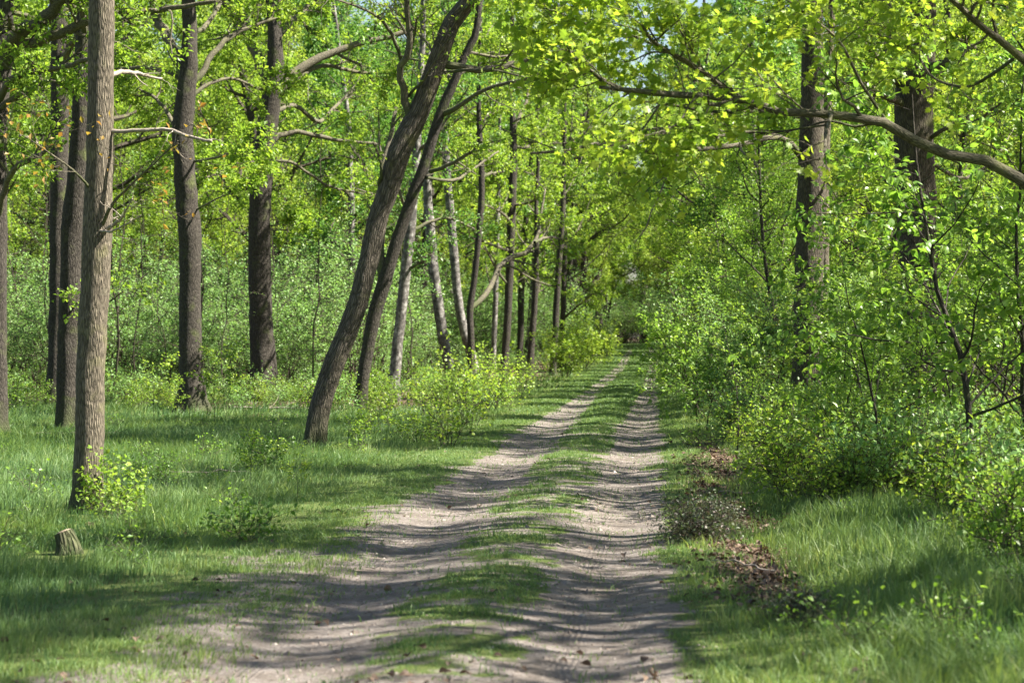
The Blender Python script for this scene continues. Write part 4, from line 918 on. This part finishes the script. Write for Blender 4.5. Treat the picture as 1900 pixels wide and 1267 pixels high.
for _ in range(3000):
    y = rs.uniform(28, 62); u = rs.uniform(1.7 + .9 * (1 - sstep(29, 36, y)), 9)
    x = float(xc(y)) + u
    if x > y * .235: continue
    if all((x - a) ** 2 + (y - b) ** 2 > 1.5 for a, b in L):
        px = 950 + x / y * F; ytop = np.interp(px, [1200, 1300, 1420, 1470, 1560, 1620, 1730, 1800, 1900], [650, 500, 450, 560, 540, 450, 480, 340, 330]) + rs.uniform(0, 110)
        if 1435 < px < 1570 and y < 46: continue
        i = int(rs.randint(7)); s_ = (CH + (HZ - ytop) / F * y) / (HS[i] * 1.08); s_ = min(s_, 1.15)
        if s_ < .3: continue
        L.append((x, y)); SB.append((y, x, px, i, s_))
    if len(L) >= 56: break
SB.sort(); cnt = {}
BM = [(1250, 'at the right rut edge'), (1330, 'just right of the track'), (1410, 'under the long low bough'), (1500, 'around the straight thick oak'), (1600, 'between the two big right oaks'), (1700, 'around the broad forked oak'), (1800, 'behind the tallest near sapling'), (1890, 'by the right picture edge')]
for y, x, px, i, s_ in SB:
    mk = min(BM, key=lambda m: abs(m[0] - px))[1]; cnt[mk] = cnt.get(mk, 0) + 1
    plant('hornbeam_bush', '%s of the green hornbeam bushes %s' % (ORD[min(cnt[mk], 17) - 1], mk), 'bush', S[i], x=x, D=y, rz=rs.rand() * 6.28, s=s_, group='hornbeam bushes crowding the right verge')

# yellow-green shrubs on the left verge
Y = [bush_mesh(450 + i, [1.1, .9, 1.4][i], [.8, .7, .9][i], [8, 6, 8][i], M_yel, .055, 3, 'lobed', sub=(5, 3), tw=.003, tint=(.2, 1)) for i in range(3)]
lv = [(830, 37, 'yellow-green shrub on the grass edge nearest the track, right of the leaning trunk', 0, 1.0), (770, 39, 'thin twiggy shrub between the leaning trunk and the track', 1, .8), (665, 40, 'small sparse shrub close to the foot of the furrowed leaning trunk', 1, .75),
      (870, 46, 'yellow-green shrub under the birches, behind the one nearest the track', 2, 1.0), (905, 53, 'bushy shrub at the foot of the thin oak with the crooked bough', 2, 1.1), (700, 47, 'sparse shrub around the foot of the forked leaning trunk', 0, .9), (790, 50, 'yellowish shrub below the grey birch', 2, .9),
      (950, 62, 'low bush spreading toward the left rut before the upright dark trunk', 2, 1.1), (845, 58, 'taller bush below the white-barked birch', 2, 1.3)]
for q, (px, D, lb, i, s) in enumerate(lv): plant('verge_shrub', lb, 'shrub', Y[i], px=px, D=D, rz=q * 1.3, s=s, group='shrubs on the left verge')
YB = bush_mesh(460, 3.0, 1.9, 14, M_yel, .13, 6, sub=(7, 5), tint=(.35, 1))
plant('yellow_bush', 'big rounded yellow-green bush glowing on the left verge far along the track', 'bush', YB, px=1080, D=118, s=.95)
plant('yellow_bush', 'smaller yellow bush right of the big rounded one, further along', 'bush', YB, px=1118, D=150, s=.6, rz=2)
plant('yellow_bush', 'yellow bush below the close pair of brown trunks', 'bush', YB, px=1052, D=98, s=.75, rz=4)
# small plants in the left grass
sp = bush_mesh(470, .75, .5, 8, M_yel, .06, 5, 'oval', sub=(5, 3), tw=.003, tint=(.3, 1))
plant('seedling_bush', 'leafy shoots growing against the right foot of the nearest slender oak', 'shrub', sp, px=224, D=23.4, s=.8)
st_ = sap_mesh(471, 1.5, .35, .008, M_yel, .055, 4, 'lobed', nb=7, z0=.25, lean=.03)
for px, D, s, lb in ((398, 48, 1.0, 'thin upright seedling in front of the largest left oak'), (463, 27, .42, 'small yellow seedling in the grass before the leaning trunk'), (553, 25, .38, 'tiny yellow seedling left of the track edge'), (285, 50, .8, 'spindly seedling left of the stout dark oak'), (325, 46, .6, 'low spindly seedling before the stout dark oak'), (420, 53, .85, 'bare-stemmed seedling right of the stout dark oak')):
    plant('seedling', lb, 'seedling', st_, px=px, D=D, s=s, rz=px)
hb = bush_mesh(480, .28, .22, 9, M_sap, .045, 4, 'oval', sub=(4, 2), tw=.002, tint=(0, .5)); hb2 = bush_mesh(481, .5, .55, 10, M_sap, .042, 4, 'oval', sub=(5, 3), tw=.002, tint=(0, .45))
plant('nettle_clump', 'dark green nettle clump in the grass left of the track', 'weed', hb, px=452, D=20.2, s=1.0)
plant('nettle_clump', 'low bramble clump in the grass behind the small yellow seedling', 'weed', hb2, px=490, D=31, s=1.0, rz=2)
plant('nettle_clump', 'dark bramble clump in the shade right of the nearest slender oak', 'weed', hb2, px=275, D=28, s=.75, rz=4)
dn = bush_mesh(490, .20, .28, 22, M_nettle, .026, 5, 'oval', sub=(4, 3), tw=.002)
plant('dead_nettle_clump', 'purple-grey flowering weed clump on the right bank by the rut', 'weed', dn, px=1290, D=20, s=1.15)
plant('dead_nettle_clump', 'smaller purple weed clump above and right of the first', 'weed', dn, px=1335, D=21.6, s=.8, rz=1)
plant('dead_nettle_clump', 'faint purple weed clump low in the near right grass', 'weed', dn, px=1480, D=14.2, s=.7, rz=2)

# ------------------------------------------------------------------ stump and fallen wood
def cutwood():
    m, t, out = newmat('cut_wood'); co = N_(t, 'TexCoord'); n = N_(t, 'TexNoise'); t.links.new(co.outputs['Object'], n.inputs[0]); n.inputs['Scale'].default_value = 30; n.inputs['Detail'].default_value = 6
    p = N_(t, 'BsdfPrincipled'); t.links.new(ramp(t, n.outputs['Fac'], [(.3, (.10, .075, .05)), (.7, (.34, .27, .19))]), p.inputs['Base Color']); p.inputs['Roughness'].default_value = .85; t.links.new(p.outputs[0], out.inputs[0]); return m
M_cut = cutwood()
def stump():
    D = 19.2; x = (128 - 950) / F * D; e = empty('tree_stump', (x, D, float(height(x, D))), 'small cut stump in the grass below the nearest slender oak', 'stump')
    P = np.array([[0, 0, -.05], [-.005, 0, .04], [-.02, .01, .10], [-.045, .02, .17]]); P, R = resample(P, np.array([.14, .10, .085, .078]), 10)
    b = Buf(); tubes(b, P[None], R[None], 18, rough=.09, seed=3); link('bark', b.mesh('bark', B_lean, True), e)
    b = Buf(); tubes(b, np.array([[[-.044, .02, .164], [-.05, .022, .178]]]), np.array([[.074, .060]]), 18, cap=True, rough=.08); link('cut_face', b.mesh('cut_face', M_cut, False), e)
stump()
def stick(rows, D, label, r0=.012):
    p = np.array([pt(a, b, D) for a, b in rows]); p -= 0; k = 14; P, R = resample(p, np.linspace(r0, r0 * .5, len(rows)), k); base = P[0].copy()
    b = Buf(); tubes(b, (P - base)[None], R[None], 7, cap=True); o = link('dead_stick', b.mesh('dead_stick', B_dead, True), None, base); tag(o, label, 'stick')
stick([(1512, 950), (1530, 938), (1560, 933), (1585, 938), (1600, 950)], 23.0, 'bleached bent dead stem arching over the grass left of the saplings', .011)

def ground_stick(px, D, L_, az, label, r0=.012):
    rs = np.random.RandomState(int(px)); x = (px - 950) / F * D; k = 10; t = np.linspace(0, L_, k)
    xs = x + t * math.cos(az) + rs.randn(k) * .012; ys = D + t * math.sin(az) + rs.randn(k) * .012
    P = np.stack([xs, ys, height(xs, ys) + .03 + np.abs(rs.randn(k)) * .015], 1); base = P[0].copy(); P = P - base
    b = Buf(); tubes(b, P[None], np.linspace(r0, r0 * .35, k)[None], 6, cap=True, rough=.08)
    c, cr = kids(rs, P[None], np.linspace(r0, r0 * .35, k)[None], 3, .3, .9, (30, 60), .3, 5, .2, .05, .4, .5, .3); tubes(b, c, cr, 4)
    tag(link('fallen_branch', b.mesh('fallen_branch', B_dead, True), None, base), label, 'fallen branch')
ground_stick(1335, 26, .9, .5, 'fallen twig lying in the brown leaves on the right bank')
ground_stick(1440, 17.5, .6, 2.4, 'short fallen twig in the near right grass beside the brown leaves', .009)
ground_stick(300, 30, 1.1, .3, 'fallen branch in the grass right of the nearest slender oak', .014)
ground_stick(60, 42, 1.6, .2, 'fallen branch at the foot of the oak cut by the left edge', .022)
ground_stick(420, 56, 2.2, -.2, 'long fallen branch between the two big left oaks', .03)
ground_stick(1830, 24, 1.2, 2.9, 'fallen branch under the tallest near sapling', .014)
ground_stick(660, 17.5, .35, 1.0, 'small twig lying on the bare earth at the left edge of the track', .006)
ground_stick(1020, 19, .3, .2, 'small twig lying on the grassy ridge of the track', .005)
